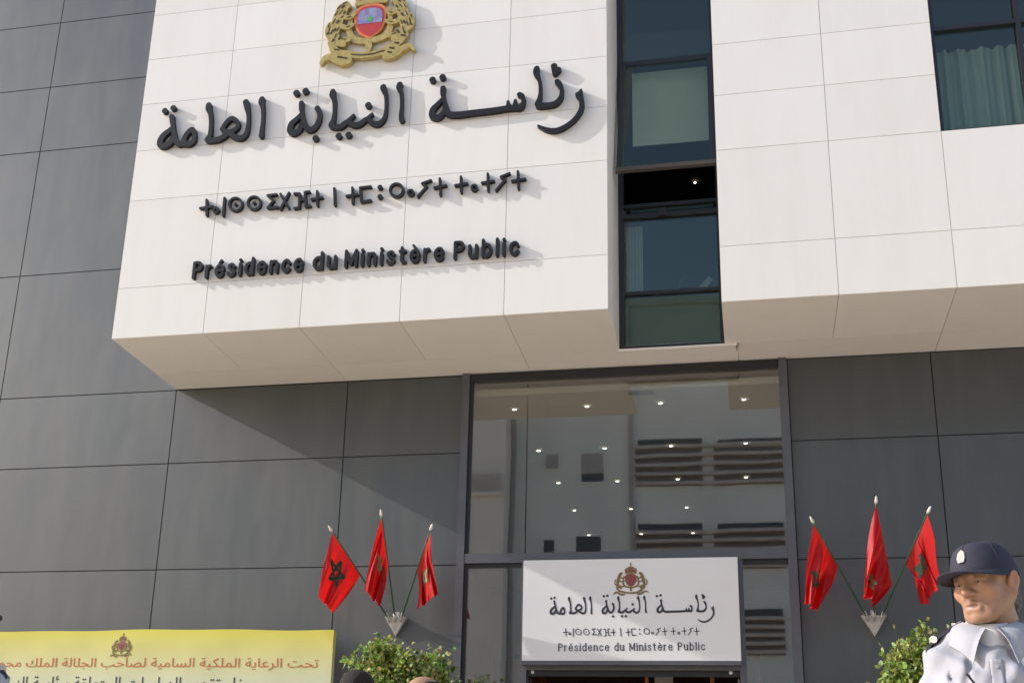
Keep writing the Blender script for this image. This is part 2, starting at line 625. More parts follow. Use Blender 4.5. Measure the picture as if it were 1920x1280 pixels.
# ------------------------------------------------------------------ setting
YF = -1.246                                   # street face of the white volumes
ZB = 4.748                                    # their underside
g = MB()
g.add([(-150, -150, 0), (150, -150, 0), (150, 150, 0), (-150, 150, 0)], [(0, 1, 2, 3)])
go = g.build('ground', M['ground'])
go['kind'] = 'structure'
go['label'] = 'pale sandy paving in front of the building'

bld = thing('office_building', 'modern office building with grey panel wall and overhanging white panelled volume', 'building')
XJ = [-5.161, -4.333, -3.491, -2.646, -1.798, -0.98]
XR = [-0.126, 0.723, 1.546, 2.39, 3.23, 4.07, 4.92, 5.77, 6.62]
ZJ = [4.748, 5.209, 6.045, 6.543, 7.019, 7.492, 7.97, 8.45, 8.93, 9.42, 9.9, 10.4, 11.3, 12.2, 13.1, 14.0]
GAP = 0.0022


def panel(mb, x0, x1, y0, y1, z0, z1, gap, ax='y'):
    mb.box(x0 + (gap if ax != 'x' else 0), x1 - (gap if ax != 'x' else 0), y0 + (gap if ax == 'z' else 0), y1 - (gap if ax == 'z' else 0),
           z0 + (gap if ax != 'z' else 0), z1 - (gap if ax != 'z' else 0), 0, random.random())


# white volumes (left one carries the lettering)
mb = MB()
for i in range(5):
    for j in range(len(ZJ) - 1):
        panel(mb, XJ[i], XJ[i + 1], YF, YF + 0.03, ZJ[j], ZJ[j + 1], GAP)
mb.box(-5.155, -0.986, YF + 0.005, YF + 0.12, ZB + 0.006, 14.0, 1)
# flank facing left, jamb facing the strip of windows
for j in range(len(ZJ) - 1):
    panel(mb, -5.160, -5.13, YF + 0.031, -0.001, ZJ[j], ZJ[j + 1], GAP, 'x')
    panel(mb, -1.01, -0.981, YF + 0.031, -0.38, ZJ[j], ZJ[j + 1], GAP, 'x')
wv = mb.build('white_volume', [M['white'], M['white_core']], bld)
wv['label'] = 'white panelled volume carrying the raised lettering'

mb = MB()
for i in range(len(XR) - 1):
    for j in range(len(ZJ) - 1):
        if i >= 2 and 6.0 < ZJ[j] < 8.8:
            continue
        panel(mb, XR[i], XR[i + 1], YF, YF + 0.03, ZJ[j], ZJ[j + 1], GAP)
mb.box(-0.120, 1.54, YF + 0.005, YF + 0.12, ZB + 0.006, 14.0, 1)
mb.box(1.54, 6.6, YF + 0.005, YF + 0.12, ZB + 0.006, 6.04, 1)
mb.box(1.54, 6.6, YF + 0.005, YF + 0.12, 8.94, 14.0, 1)
for j in range(len(ZJ) - 1):
    panel(mb, -0.125, -0.10, YF + 0.031, -0.38, ZJ[j], ZJ[j + 1], GAP, 'x')
wv2 = mb.build('white_volume', [M['white'], M['white_core']], bld)
wv2['label'] = 'white panelled volume with the curtained window'

# underside
mb = MB()
Q = -0.40
for a in (XJ, XR):
    for i in range(len(a) - 1):
        panel(mb, a[i], a[i + 1], YF + 0.002, Q, ZB, ZB + 0.03, GAP, 'z')
for x0, x1 in ((-5.161, -3.49), (-3.49, -1.80), (-1.80, -0.02), (-0.02, 1.546), (1.546, 3.2), (3.2, 6.62)):
    panel(mb, x0, x1, Q, 0.0, ZB - (0.0 if x0 != -1.80 else 0.0), ZB + 0.03, GAP, 'z')
mb.box(-5.15, -0.985, YF + 0.03, -0.02, ZB + 0.008, ZB + 0.05, 1)
mb.box(-0.12, 6.6, YF + 0.03, -0.02, ZB + 0.008, ZB + 0.05, 1)
mb.build('soffit', [M['white'], M['white_core']], bld)
mb = MB()
mb.box(-0.99, -0.03, -0.42, -0.385, ZB - 0.022, ZB - 0.001)
mb.box(-0.035, -0.028, -0.415, -0.33, ZB - 0.03, ZB - 0.001, 1)
mb.build('drip_ledge', [M['white'], M['dark_frame']], bld)

# grey cladding
mb = MB()
GX = [-10.68, -8.84, -6.996, -5.154, -3.473, -2.405]
GZ = [0.0, 1.0, 2.03, 3.041, 4.027, 4.740, 6.043, 7.463, 8.234, 9.039, 9.85, 10.66, 11.5, 12.3, 13.2, 14.0]
for i in range(len(GX) - 1):
    for j in range(len(GZ) - 1):
        if GX[i] > -5.2 and GZ[j] > 4.7:
            continue
        if 2.0 < GZ[j] < 2.1 or j < 2:
            pass
        panel(mb, GX[i], GX[i + 1], 0.0, 0.03, GZ[j], GZ[j + 1], 0.0048)
mb.box(-10.68, -2.405, 0.006, 0.25, 0.0, 14.0, 1)
gw = mb.build('grey_cladding', [M['grey'], M['grey_core']], bld)
gw['label'] = 'grey panel wall left of the entrance'
mb = MB()
GR = [0.372, 1.507, 3.2, 4.9, 6.62]
for i in range(len(GR) - 1):
    for j in range(5):
        panel(mb, GR[i], GR[i + 1], 0.0, 0.03, GZ[j], GZ[j + 1] + (0.0048 if j == 4 else 0), 0.0048)
mb.box(0.372, 6.6, 0.006, 0.25, 0.0, ZB + 0.0, 1)
gw = mb.build('grey_cladding', [M['grey'], M['grey_core']], bld)
gw['label'] = 'grey panel wall right of the entrance'
# bulk behind, roof
mb = MB()
mb.box(-10.6, 6.6, 9.2, 12.0, 0.0, 14.0)
mb.box(-10.6, 6.6, -1.0, 12.0, 14.0, 14.3)
mb.box(-10.6, -10.3, 0.26, 9.2, 0, 14.0)
mb.box(6.3, 6.6, 0.26, 9.2, 0, 14.0)
mb.build('rear_block', M['grey'], bld)

# ---- lobby interior
mb = MB()
mb.box(-4.0, 2.2, 0.26, 9.0, 4.56, 4.62, 0)
mb.box(-4.05, -4.0, 0.26, 9.0, 0.0, 4.56, 1)
mb.box(2.2, 2.25, 0.26, 9.0, 0.0, 4.56, 1)
mb.box(-4.0, 2.2, 8.95, 9.0, 0.0, 4.56, 1)
mb.box(-4.0, 2.2, 0.26, 8.95, 0.0, 0.03, 2)
mb.box(-2.40, 0.36, 0.06, 0.26, 4.56, 4.62, 0)
lob = mb.build('lobby', [M['ceiling'], M['lobby'], M['wood']], bld)
mb = MB()
mb.box(-0.965, -0.745, -0.0 + 0.10, 0.155, 4.545, 4.558)
mb2 = MB()
for k in range(9):
    mb2.box(-0.955 + k * 0.0235, -0.945 + k * 0.0235, 0.105, 0.15, 4.538, 4.546)
vt = mb.build('ceiling_vent', M['dark_frame'], bld)
mb2.build('slat', M['dark_frame'], vt)
for bx in ((-1.3, -0.55, 2.8, 2.95, 0.03, 2.6), (-2.9, -2.2, 4.0, 4.2, 0.03, 2.8), (0.9, 1.9, 3.0, 3.2, 0.03, 2.8)):
    mb = MB()
    mb.box(*bx)
    mb.build('wood_partition', M['wood'], bld)

mb = MB()
mb.box(-1.95, 0.05, 0.30, 2.6, 2.30, 2.34, 1)
mb.box(-1.95, -1.90, 0.30, 2.6, 0.03, 2.30, 0)
mb.box(0.0, 0.05, 0.30, 2.6, 0.03, 2.30, 0)
mb.box(-1.90, 0.0, 2.55, 2.6, 0.03, 2.30, 0)
mb.build('added_vestibule', [M['wood'], M['dark_room']], bld)  # wood box with dark ceiling, added to darken the view behind the doors
for xx, m_, w_ in ((-0.93, 'wood_edge', .03), (-0.36, 'wood_edge', .035), (-0.78, 'shutter', .16)):
    mb = MB()
    mb.box(xx - w_ / 2, xx + w_ / 2, 1.2, 1.25, 0.03, 2.295)
    mb.build('door_jamb', M[m_], bld)

rows = [(0.42, (-2.02, -1.36, -0.71, 0.01)), (1.68, (-2.01, -1.35, -0.70, 0.01)), (2.86, (-1.99, -1.35, -0.71, 0.0)),
        (4.04, (-1.98, -1.32, -0.68)), (5.28, (-1.97, -1.31, -0.67))]
rn = ['row nearest the glass', 'second row behind glass', 'third row behind glass',
      'fourth row behind glass', 'row deepest inside']
cn4 = ['leftmost', 'second from the left', 'third from the left', 'rightmost']
cn3 = ['leftmost', 'middle', 'rightmost']
dl_disc = None
for ri, (yy, xs) in enumerate(rows):
    for ci, xx in enumerate(xs):
        p = thing('downlight', 'round lit downlight in lobby ceiling, %s, %s' % (rn[ri], (cn4 if len(xs) == 4 else cn3)[ci]),
                  'ceiling light', (xx, yy, 4.556), 'downlights in the lobby ceiling')
        if dl_disc is None:
            n = 20
            q = MB()
            q.add([(0.019 * math.cos(a), 0.019 * math.sin(a), -0.003) for a in [2 * math.pi * k / n for k in range(n)]], [tuple(range(n))[::-1]])
            dl_disc = q.build('bulb', M['downlight'])
            t_ = MB()
            vv = [(rr * math.cos(a), rr * math.sin(a), z) for rr, z in ((0.020, -0.004), (0.036, -0.006), (0.038, 0.0)) for a in [2 * math.pi * k / n for k in range(n)]]
            t_.add(vv, [(rr * n + k, (rr + 1) * n + k, (rr + 1) * n + (k + 1) % n, rr * n + (k + 1) % n) for rr in range(2) for k in range(n)])
            dl_rim = t_.build('rim', M['finial'])
            dl_disc.parent = p
            dl_rim.parent = p
        else:
            for s_ in (dl_disc, dl_rim):
                c = s_.copy()
                COL.objects.link(c)
                c.parent = p

# ---- entrance glazing
ent = MB()
FY0, FY1 = -0.045, 0.09
ent.box(-2.40, -2.335, FY0, FY1, 0, 4.742)            # outer posts
ent.box(0.30, 0.368, FY0, FY1, 0, 4.742)
ent.box(-2.333, 0.298, FY0 + 0.003, FY1, 3.045, 3.125)   # transom
ent.box(-1.84, -1.79, FY0 + 0.006, FY1, 0, 3.043)     # door posts
ent.box(-0.105, -0.055, FY0 + 0.006, FY1, 0, 3.043)
ent.box(-1.788, -0.107, FY0 + 0.004, FY1, 2.165, 2.235)  # door head
entr = ent.build('entrance', M['frame'], bld)
for bx in ((-2.333, 0.298, FY0 + 0.02, FY1, 4.668, 4.742), (-2.333, -2.305, FY0 + 0.03, 0.02, 3.127, 4.666), (-2.333, -1.842, FY0 + 0.03, 0.02, 3.01, 3.043),
           (-0.053, 0.298, FY0 + 0.03, 0.02, 3.005, 3.043), (-2.333, -2.305, FY0 + 0.03, 0.02, 0.0, 3.008), (-1.788, -0.107, FY0 + 0.05, 0.03, 2.12, 2.163)):
    mb = MB()
    mb.box(*bx)
    mb.build('gasket', M['dark_frame'], entr)
mb = MB()
mb.box(-2.304, -1.826, 0.0, 0.012, 3.126, 4.667)
mb.build('pane', M['glass'], entr)
mb = MB()
mb.box(-1.818, 0.299, 0.0, 0.012, 3.126, 4.667)
mb.build('pane', M['glass'], entr)
mb = MB()
mb.box(-2.304, -1.841, 0.0, 0.012, 0.0, 3.009)
mb.build('pane', M['glass'], entr)
mb = MB()
mb.box(-0.054, 0.299, 0.0, 0.012, 0.0, 3.004)
mb.build('pane', M['glass'], entr)
mb = MB()
mb.box(-1.788, -0.107, 0.05, 0.08, 2.237, 3.043)
mb.build('overdoor_panel', M['dark_frame'], entr)
for xa in (-1.780, -0.127):
    mb = MB()
    mb.box(xa, xa + 0.012, 0.10, 0.92, 0.04, 2.118)
    mb.build('door_leaf', M['glass'], entr)
for xx in (-1.745, -0.178):
    mb = MB()
    mb.disc((xx, 2.172 - 0.02), 0.014, 0.014, 0.0, 0.01, 12)
    mb.build('pivot', M['finial'], entr)

# ---- strip of windows between the white volumes
YG = -0.40
win = MB()
X0, X1 = -0.982, -0.124
win.box(X0, X0 + 0.045, YG - 0.03, YG + 0.06, 4.75, 14.0)
win.box(X1 - 0.03, X1, YG - 0.03, YG + 0.06, 4.75, 14.0)
for z, h in ((7.48, 0.035), (6.045, 0.03), (5.94, 0.045), (5.225, 0.03), (4.752, 0.012), (9.6, 0.04), (11.2, 0.04)):
    win.box(X0 + 0.046, X1 - 0.031, YG - 0.028, YG + 0.055, z, z + h)
win.box(-0.63, -0.57, YG - 0.045, YG - 0.028, 5.945, 6.02)
strip = win.build('strip_window', M['dark_frame'], bld)
strip['label'] = 'tall narrow strip of dark windows'


def pane(z0, z1, mt=None, y=YG):
    q = MB()
    q.box(X0 + 0.047, X1 - 0.032, y, y + 0.012, z0, z1)
    return q.build('pane', mt or M['tinted'], strip)


pane(7.517, 9.598)
pane(9.642, 11.198)
pane(11.242, 13.98)
pane(5.988, 6.043)
pane(5.257, 5.938)
pane(4.766, 5.223)
# open top-hung sash
q = MB()
top, bot = Vector((0, YG - 0.035, 7.47)), Vector((0, -0.80, 6.20))
dz = (bot - top).normalized()
for xa, xb in ((X0 + 0.03, X0 + 0.07), (X1 - 0.06, X1 - 0.02)):
    q.obox(top + Vector(((xa + xb) / 2, 0, 0)), bot + Vector(((xa + xb) / 2, 0, 0)), 0.026, 0.045, (1, 0, 0))
q.obox(top + Vector((X0 + 0.05, 0, 0)), top + Vector((X1 - 0.04, 0, 0)), 0.035, 0.045)
q.build('open_sash', M['dark_frame'], strip)
q = MB()
q.obox(bot + Vector((X0 + 0.02, 0, 0)), bot + Vector((X1 - 0.012, 0, 0)), 0.05, 0.035)
q.build('sash_rail', M['rail'], strip)
q = MB()
nrm = Vector((0, dz.z, -dz.y)).normalized() * 0.006
for s_ in (-1, 1):
    for e_ in (top, bot):
        for x in (X0 + 0.072, X1 - 0.062):
            q.v.append(tuple(e_ + Vector((x, 0, 0)) + nrm * s_))
q.f = [(0, 1, 3, 2), (4, 6, 7, 5), (0, 4, 5, 1), (2, 3, 7, 6), (0, 2, 6, 4), (1, 5, 7, 3)]
q.mi, q.t, q.c = [0] * 6, [0.5] * 6, [None] * 6
q.build('pane', M['tinted'], strip)
q = MB()
q.box(-0.86, -0.165, YG + 0.10, YG + 0.11, 6.72, 7.47)
q.build('blind', M['blind'], strip)
q = MB()
for k in range(10):
    x = -0.925 + 0.014 * k
    q.box(x, x + 0.012, YG + 0.09 + 0.012 * (k % 2), YG + 0.10 + 0.012 * (k % 2), 5.27, 5.92)
q.build('curtain', M['curtain'], strip)
q = MB()
q.box(X0 + 0.05, X1 - 0.035, YG + 0.03, YG + 0.05, 4.766, 5.22)
q.build('spandrel', M['spandrel'], strip)
# desk things just inside the glass
q = MB()
q.tube([(-0.50, YG + 0.16, 5.27), (-0.49, YG + 0.17, 5.36), (-0.45, YG + 0.17, 5.44)], 0.008)
q.tube([(-0.45, YG + 0.17, 5.44), (-0.38, YG + 0.15, 5.43)], 0.008)
ins = q.build('desk_lamp', M['dark_frame'], None)
tag(ins, 'thin dark desk lamp on the sill behind the narrow window', 'desk lamp')
q = MB()
q.obox((-0.32, YG + 0.12, 5.29), (-0.22, YG + 0.13, 5.40), 0.03, 0.05)
q.obox((-0.34, YG + 0.12, 5.275), (-0.2, YG + 0.12, 5.275), 0.05, 0.03)
tag(q.build('stapler', M['curtain'], None), 'pale stapler standing on the sill at the right of the narrow window', 'stapler')
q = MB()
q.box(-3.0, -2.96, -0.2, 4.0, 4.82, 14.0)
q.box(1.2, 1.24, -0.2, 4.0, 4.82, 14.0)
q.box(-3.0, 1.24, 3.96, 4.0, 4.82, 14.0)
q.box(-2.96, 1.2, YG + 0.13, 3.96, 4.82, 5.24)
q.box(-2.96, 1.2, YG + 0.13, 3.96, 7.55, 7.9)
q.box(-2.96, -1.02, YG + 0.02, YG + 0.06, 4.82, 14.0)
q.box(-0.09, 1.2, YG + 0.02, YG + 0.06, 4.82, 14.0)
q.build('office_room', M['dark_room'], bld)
lp = at(1303, 342, Z=7.54)
q = MB()
n = 16
q.add([(lp.x + 0.013 * math.cos(a), lp.y + 0.013 * math.sin(a), 7.535) for a in [2 * math.pi * k / n for k in range(n)]], [tuple(range(n))[::-1]])
tag(q.build('office_lamp', M['downlight']), 'single small lit ceiling lamp in the dark room above the open window', 'ceiling light')

# ---- curtained window in the right white volume
W0, W1, WZ0, WZ1 = 1.552, 6.4, 6.05, 8.92
q = MB()
YW = -1.19
for x in (2.17, 2.79, 3.41, 4.03, 4.65, 5.27, 5.89):
    q.box(x, x + 0.035, YW - 0.03, YW + 0.05, WZ0, WZ1)
q.box(W0, W0 + 0.022, YW - 0.028, YW + 0.05, WZ0, WZ1)
q.box(W0 + 0.023, W1, YW - 0.026, YW + 0.05, WZ0, WZ0 + 0.018)
for x in (W0 + 0.023, 2.206, 2.826, 3.446, 4.066, 4.686, 5.306):
    q.box(x, x + (0.594 if x < 1.7 else 0.583), YW - 0.026, YW + 0.05, 6.955, 6.99)
cw = q.build('curtained_window', M['dark_frame'], bld)
for x in (W0 + 0.023, 2.206, 2.826, 3.446, 4.066, 4.686, 5.306):
    for za, zb in ((WZ0 + 0.019, 6.954), (6.991, WZ1)):
        q = MB()
        q.box(x + 0.001, x + 0.582, YW, YW + 0.012, za, zb)
        q.build('pane', M['tinted'], cw)
q = MB()
vs, fs = [], []
N = 420
for k in range(N + 1):
    x = W0 + 0.01 + (W1 - W0) * k / N
    y = YW + 0.16 + 0.022 * math.sin(k * 0.55 + 0.9 * math.sin(k * 0.13)) + 0.012 * math.sin(k * 1.31)
    vs += [(x, y, WZ0 + 0.0), (x + 0.01 * math.sin(k * 0.2), y, 6.88)]
for k in range(N):
    fs.append((2 * k, 2 * k + 2, 2 * k + 3, 2 * k + 1))
q.add(vs, fs)
q.build('curtain', M['curtain'], cw, smooth=True)
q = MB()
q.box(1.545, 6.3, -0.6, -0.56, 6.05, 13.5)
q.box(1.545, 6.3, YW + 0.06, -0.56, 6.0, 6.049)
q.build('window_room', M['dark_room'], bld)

# ------------------------------------------------------------------ big raised lettering
def z1(p):       # tracing frames -> photograph pixels
    return (280 + p[0] / 4.266, p[1] / 4.266, p[2] / 4.266)


def z2(p):
    return (700 + p[0] / 4.0, p[1] / 4.0, p[2] / 4.0)


def z3(p):
    return (340 + p[0] / 2.743, 300 + p[1] / 2.743, p[2] / 2.743)


ARABIC = [   # (frame, [strokes...]) one entry per separate piece of lettering
    (z1, [[(122, 885, 26)], [(190, 862, 26)]]),
    (z1, [[(177, 930, 22), (180, 970, 20), (188, 1020, 18), (196, 1075, 22), (205, 1120, 26), (235, 1148, 25), (268, 1145, 24)],
          [(184, 1018, 19), (155, 1045, 23), (112, 1080, 26), (85, 1125, 27), (88, 1162, 26), (130, 1160, 28), (172, 1130, 26), (186, 1090, 20)],
          [(268, 1145, 24), (283, 1095, 22), (310, 1055, 22), (342, 1035, 24), (358, 1075, 18), (352, 1125, 20), (318, 1148, 24), (268, 1145, 25)]]),
    (z1, [[(474, 838, 24), (472, 868, 26), (488, 920, 19), (490, 1000, 17), (482, 1080, 20), (462, 1118, 24), (530, 1116, 25), (582, 1098, 25), (632, 1060, 26), (672, 1088, 24), (722, 1102, 25), (764, 1080, 22), (785, 1020, 18), (790, 930, 16), (779, 858, 24), (771, 815, 27)],
          [(580, 1033, 20), (608, 986, 20), (655, 946, 22), (704, 976, 20), (698, 1022, 20), (646, 1054, 24)], [(582, 1036, 20), (640, 1062, 22)]]),
    (z1, [[(900, 790, 24), (894, 818, 26), (906, 870, 17), (906, 960, 15), (897, 1040, 18), (893, 1085, 23)]]),
    (z1, [[(1175, 742, 29)], [(1248, 727, 29)]]),
    (z1, [[(1215, 822, 22), (1214, 870, 20), (1222, 915, 18), (1238, 985, 24), (1275, 1035, 26), (1322, 1018, 24), (1355, 960, 22), (1360, 910, 21), (1343, 866, 26)],
          [(1218, 910, 19), (1178, 950, 22), (1135, 990, 26), (1124, 1045, 27), (1155, 1062, 26), (1200, 1035, 24), (1218, 985, 18)]]),
    (z1, [[(1328, 1103, 29)]]),
    (z1, [[(1467, 730, 24), (1463, 762, 27), (1478, 812, 19), (1478, 900, 16), (1470, 960, 20), (1455, 1005, 25), (1530, 1010, 25), (1580, 975, 24), (1640, 998, 25), (1690, 986, 25), (1738, 952, 22), (1790, 985, 24), (1830, 988, 25), (1867, 960, 20), (1886, 915, 16), (1893, 840, 14), (1890, 760, 18), (1873, 715, 26), (1870, 695, 27)],
          [(1580, 975, 22), (1632, 922, 15)], [(1735, 955, 20), (1780, 912, 15)]]),
    (z1, [[(1750, 840, 29)]]),
    (z1, [[(1513, 1085, 29)], [(1592, 1077, 29)]]),
    (z2, [[(198, 632, 24), (192, 657, 24), (208, 702, 16), (211, 790, 14), (206, 860, 17), (212, 900, 23)]]),
    (z2, [[(443, 597, 27)], [(518, 577, 27)]]),
    (z2, [[(522, 660, 23), (519, 700, 20), (528, 740, 17), (545, 800, 20), (565, 852, 25), (640, 857, 26), (750, 843, 25), (900, 826, 25), (1000, 810, 24), (1060, 806, 23), (1105, 802, 24), (1125, 762, 18), (1118, 722, 20), (1096, 708, 22)],
          [(525, 735, 17), (482, 780, 20), (445, 822, 25), (442, 870, 26), (490, 876, 25), (532, 830, 20), (535, 790, 16)],
          [(1010, 762, 13), (1014, 796, 22)], [(1065, 752, 13), (1062, 796, 22)]]),
    (z2, [[(1225, 512, 23), (1221, 546, 25), (1245, 600, 16), (1253, 680, 15), (1246, 740, 20), (1235, 785, 26), (1300, 788, 24), (1362, 775, 24), (1402, 735, 20), (1413, 680, 17), (1398, 634, 22), (1378, 610, 22)]]),
    (z2, [[(1355, 495, 27), (1362, 545, 24)], [(1388, 520, 22), (1362, 545, 24)]]),
    (z2, [[(1558, 672, 9), (1552, 700, 18), (1560, 745, 20), (1560, 810, 20), (1520, 880, 18), (1450, 940, 19), (1370, 975, 20), (1300, 970, 18), (1235, 942, 9)], [(1535, 708, 24), (1555, 735, 22)]]),
]


def ring(x, y, R, w):
    return [(x + R * math.cos(a), y + R * math.sin(a), w) for a in [2 * math.pi * k / 18 for k in range(19)]]


TIFINAGH = [
    [[(128, 203, 8), (128, 282, 8)], [(95, 246, 8), (160, 236, 8)]],
    [ring(175, 255, 12, 8)],
    [[(220, 193, 8), (212, 283, 8)]],
    [ring(277, 225, 33, 7), [(277, 225, 10)]],
    [ring(372, 218, 33, 7), [(372, 218, 10)]],
    [[(487, 174, 8), (442, 180, 8), (472, 207, 8), (442, 243, 8), (495, 240, 8)]],
    [[(508, 172, 8), (550, 245, 8)], [(552, 166, 8), (508, 250, 8)]],
    [[(580, 170, 8), (606, 170, 8), (604, 242, 8), (580, 246, 8)], [(606, 205, 8), (636, 199, 8)], [(656, 160, 8), (634, 163, 8), (638, 236, 8), (660, 233, 8)]],
    [[(697, 158, 8), (698, 232, 8)], [(668, 200, 8), (722, 190, 8)]],
    [[(785, 143, 8), (788, 230, 8)]],
    [[(878, 140, 8), (880, 220, 8)], [(848, 183, 8), (905, 175, 8)]],
    [[(972, 134, 8), (918, 140, 8), (924, 213, 8), (972, 205, 8)]],
    [[(1020, 138, 17)]], [[(1020, 186, 17)]],
    [ring(1105, 152, 33, 8)],
    [ring(1178, 165, 13, 8)],
    [[(1282, 102, 8), (1237, 118, 8), (1260, 134, 8), (1215, 185, 8)]],
    [[(1328, 93, 8), (1331, 178, 8)], [(1300, 139, 8), (1360, 128, 8)]],
    [[(1437, 83, 8), (1438, 163, 8)], [(1408, 128, 8), (1468, 118, 8)]],
    [ring(1505, 140, 13, 8)],
    [[(1575, 68, 8), (1577, 155, 8)], [(1545, 115, 8), (1605, 105, 8)]],
    [[(1687, 66, 8), (1642, 84, 8), (1664, 100, 8), (1618, 153, 8)]],
    [[(1730, 56, 8), (1733, 144, 8)], [(1700, 105, 8), (1767, 95, 8)]],
]
YL0, YL1 = -1.290, -1.251                      # lettering stands proud of the white panels


def to_plane(fr, st, Y, thin=0.88):
    out = []
    for p in st:
        u, v, r_ = fr(p)
        w = at(u, v, Y=Y)
        k = (w - CAM).length / F_PX
        out.append((w.x, w.z, r_ * k * thin))
    return out


ara_plane = [[spline(to_plane(fr, st, YL0)) for st in sts] for fr, sts in ARABIC]
tif_plane = []
for sts in TIFINAGH:
    tif_plane.append([to_plane(z3, st, YL0, 0.78) for st in sts])


def lettering(name, label, pieces, step, y0, y1, mt, parent=None):
    t = thing(name, label, 'lettering', (pieces[0][0][0][0], y1, pieces[0][0][0][1]))
    for pc in pieces:
        dots = all(len(st) == 1 for st in pc)
        for sub in ([[st] for st in pc] if dots else [pc]):
            q = MB()
            cut_mb(q, sub, step, y0, y1)
            q.build('letter', mt, t)
    return t


lettering('raised_lettering', 'large raised charcoal Arabic lettering below the emblem on the white facade', ara_plane, 0.0065, YL0, YL1, M['letter'])
lettering('raised_lettering', 'row of raised charcoal Tifinagh lettering between the Arabic and French lines', tif_plane, 0.005, YL0 + 0.004, YL1, M['letter'])


E_ = [(.02, .275), (.37, .275), (.36, .40), (.28, .50), (.185, .52), (.08, .47), (.015, .37), (0, .26), (.02, .14), (.09, .035), (.20, 0), (.30, .03), (.37, .12)]
GLYPH = {   # width, smooth strokes, straight strokes, serif spots
    'P': (.40, [[(.0, .72), (.22, .72), (.34, .67), (.39, .55), (.34, .42), (.22, .37), (.0, .37)]], [[(0, 0), (0, .72)]], [(0, 0), (0, .72)]),
    'r': (.22, [[(0, .33), (.05, .45), (.13, .515), (.21, .515)]], [[(0, 0), (0, .52)]], [(0, 0), (-.03, .52)]),
    'e': (.37, [], [E_[:2]], []), 's': (.32, [[(.31, .41), (.25, .495), (.15, .52), (.05, .475), (.03, .385), (.10, .30), (.22, .245), (.31, .18), (.305, .075), (.22, .012), (.12, 0), (.04, .04), (0, .12)]], [], []),
    'i': (.0, [], [[(0, 0), (0, .52)]], [(0, 0), (-.03, .52)]),
    'd': (.37, [[(.37, .36), (.29, .49), (.185, .52), (.08, .47), (.015, .37), (0, .26), (.015, .15), (.08, .05), (.185, 0), (.29, .03), (.37, .16)]], [[(.37, 0), (.37, .74)]], [(.34, .74), (.40, 0)]),
    'b': (.37, [[(0, .36), (.08, .49), (.185, .52), (.29, .47), (.355, .37), (.37, .26), (.355, .15), (.29, .05), (.185, 0), (.08, .03), (0, .16)]], [[(0, 0), (0, .74)]], [(-.03, .74)]),
    'n': (.34, [[(0, .34), (.07, .47), (.18, .52), (.29, .485), (.34, .38), (.34, .2)]], [[(0, 0), (0, .52)], [(.34, .25), (.34, 0)]], [(0, 0), (.34, 0), (-.03, .52)]),
    'c': (.35, [[(.35, .39), (.28, .495), (.185, .52), (.08, .47), (.015, .37), (0, .26), (.015, .15), (.08, .05), (.185, 0), (.28, .025), (.35, .13)]], [], []),
    'u': (.34, [[(0, .3), (0, .14), (.05, .035), (.15, 0), (.27, .05), (.34, .18)]], [[(0, .52), (0, .25)], [(.34, 0), (.34, .52)]], [(-.03, .52), (.31, .52), (.37, 0)]),
    'M': (.54, [], [[(0, 0), (0, .72), (.27, .10), (.54, .72), (.54, 0)]], [(0, 0), (.54, 0), (-.02, .72), (.56, .72)]),
    't': (.25, [[(.09, .3), (.09, .12), (.14, .02), (.25, .015)]], [[(.09, .68), (.09, .25)], [(-.01, .52), (.24, .52)]], []),
    'l': (.0, [], [[(0, 0), (0, .74)]], [(0, 0), (-.03, .74)]),
}
GLYPH['e'] = (.37, [E_[1:]], [E_[:2]], [])


def stroke_text(body, x0, x1, z0, z1, capz, y0, y1, parent, mt, wt=.075, thin=None, serif=False, name='letter', one=False, step=.005, gap=.20, space=.36):
    k = capz / .72
    thin = thin or wt
    lay, x = [], 0.0
    for ch in body:
        if ch == ' ':
            x += space
            continue
        g = GLYPH[{'é': 'e', 'è': 'e'}.get(ch, ch)]
        lay.append((ch, g, x))
        x += g[0] + gap + (2 * wt if not serif else wt)
    total = lay[-1][2] + lay[-1][1][0] + 2 * wt
    sx = (x1 - x0) / total
    allq = MB()
    for ch, g, gx in lay:
        t = gx / total
        zb = z0 + (z1 - z0) * t
        def T(p, w):
            return (x0 + (gx + wt + p[0]) * sx, zb + p[1] * k, w * k)
        st = [spline([T(p, thin + (wt - thin) * .5) for p in q_], 4) for q_ in g[1]]
        st += [[T(p, wt if abs(q_[0][0] - q_[-1][0]) < .3 and len(q_) == 2 and q_[0][0] == q_[1][0] else (thin + wt) / 2) for p in q_] for q_ in g[2]]
        if serif:
            st += [[T((p[0] - .075, p[1]), thin * .8), T((p[0] + .075, p[1]), thin * .8)] for p in g[3]]
        if ch == 'i':
            st.append([T((0, .70), wt * 1.1)])
        if ch == 'é':
            st.append([T((.14, .62), wt * .6), T((.26, .75), wt * .8)])
        if ch == 'è':
            st.append([T((.24, .62), wt * .6), T((.10, .75), wt * .8)])
        q = allq if one else MB()
        cut_mb(q, st, step, y0, y1)
        if not one:
            q.build(name, mt, parent)
    if one:
        return allq.build(name, mt, parent)


fr = thing('raised_lettering', 'row of raised charcoal French lettering lowest on the white facade', 'lettering', (-4.46, YL1, 5.24))
for w_, xa, xb, zz in (('Présidence', -4.466, -3.486, 5.243), ('du', -3.40, -3.196, 5.247), ('Ministère', -3.126, -2.292, 5.249), ('Public', -2.210, -1.678, 5.252)):
    stroke_text(w_, xa, xb, zz, zz, 0.137, YL0, YL1, fr, M['letter'], wt=.068, step=.0045)


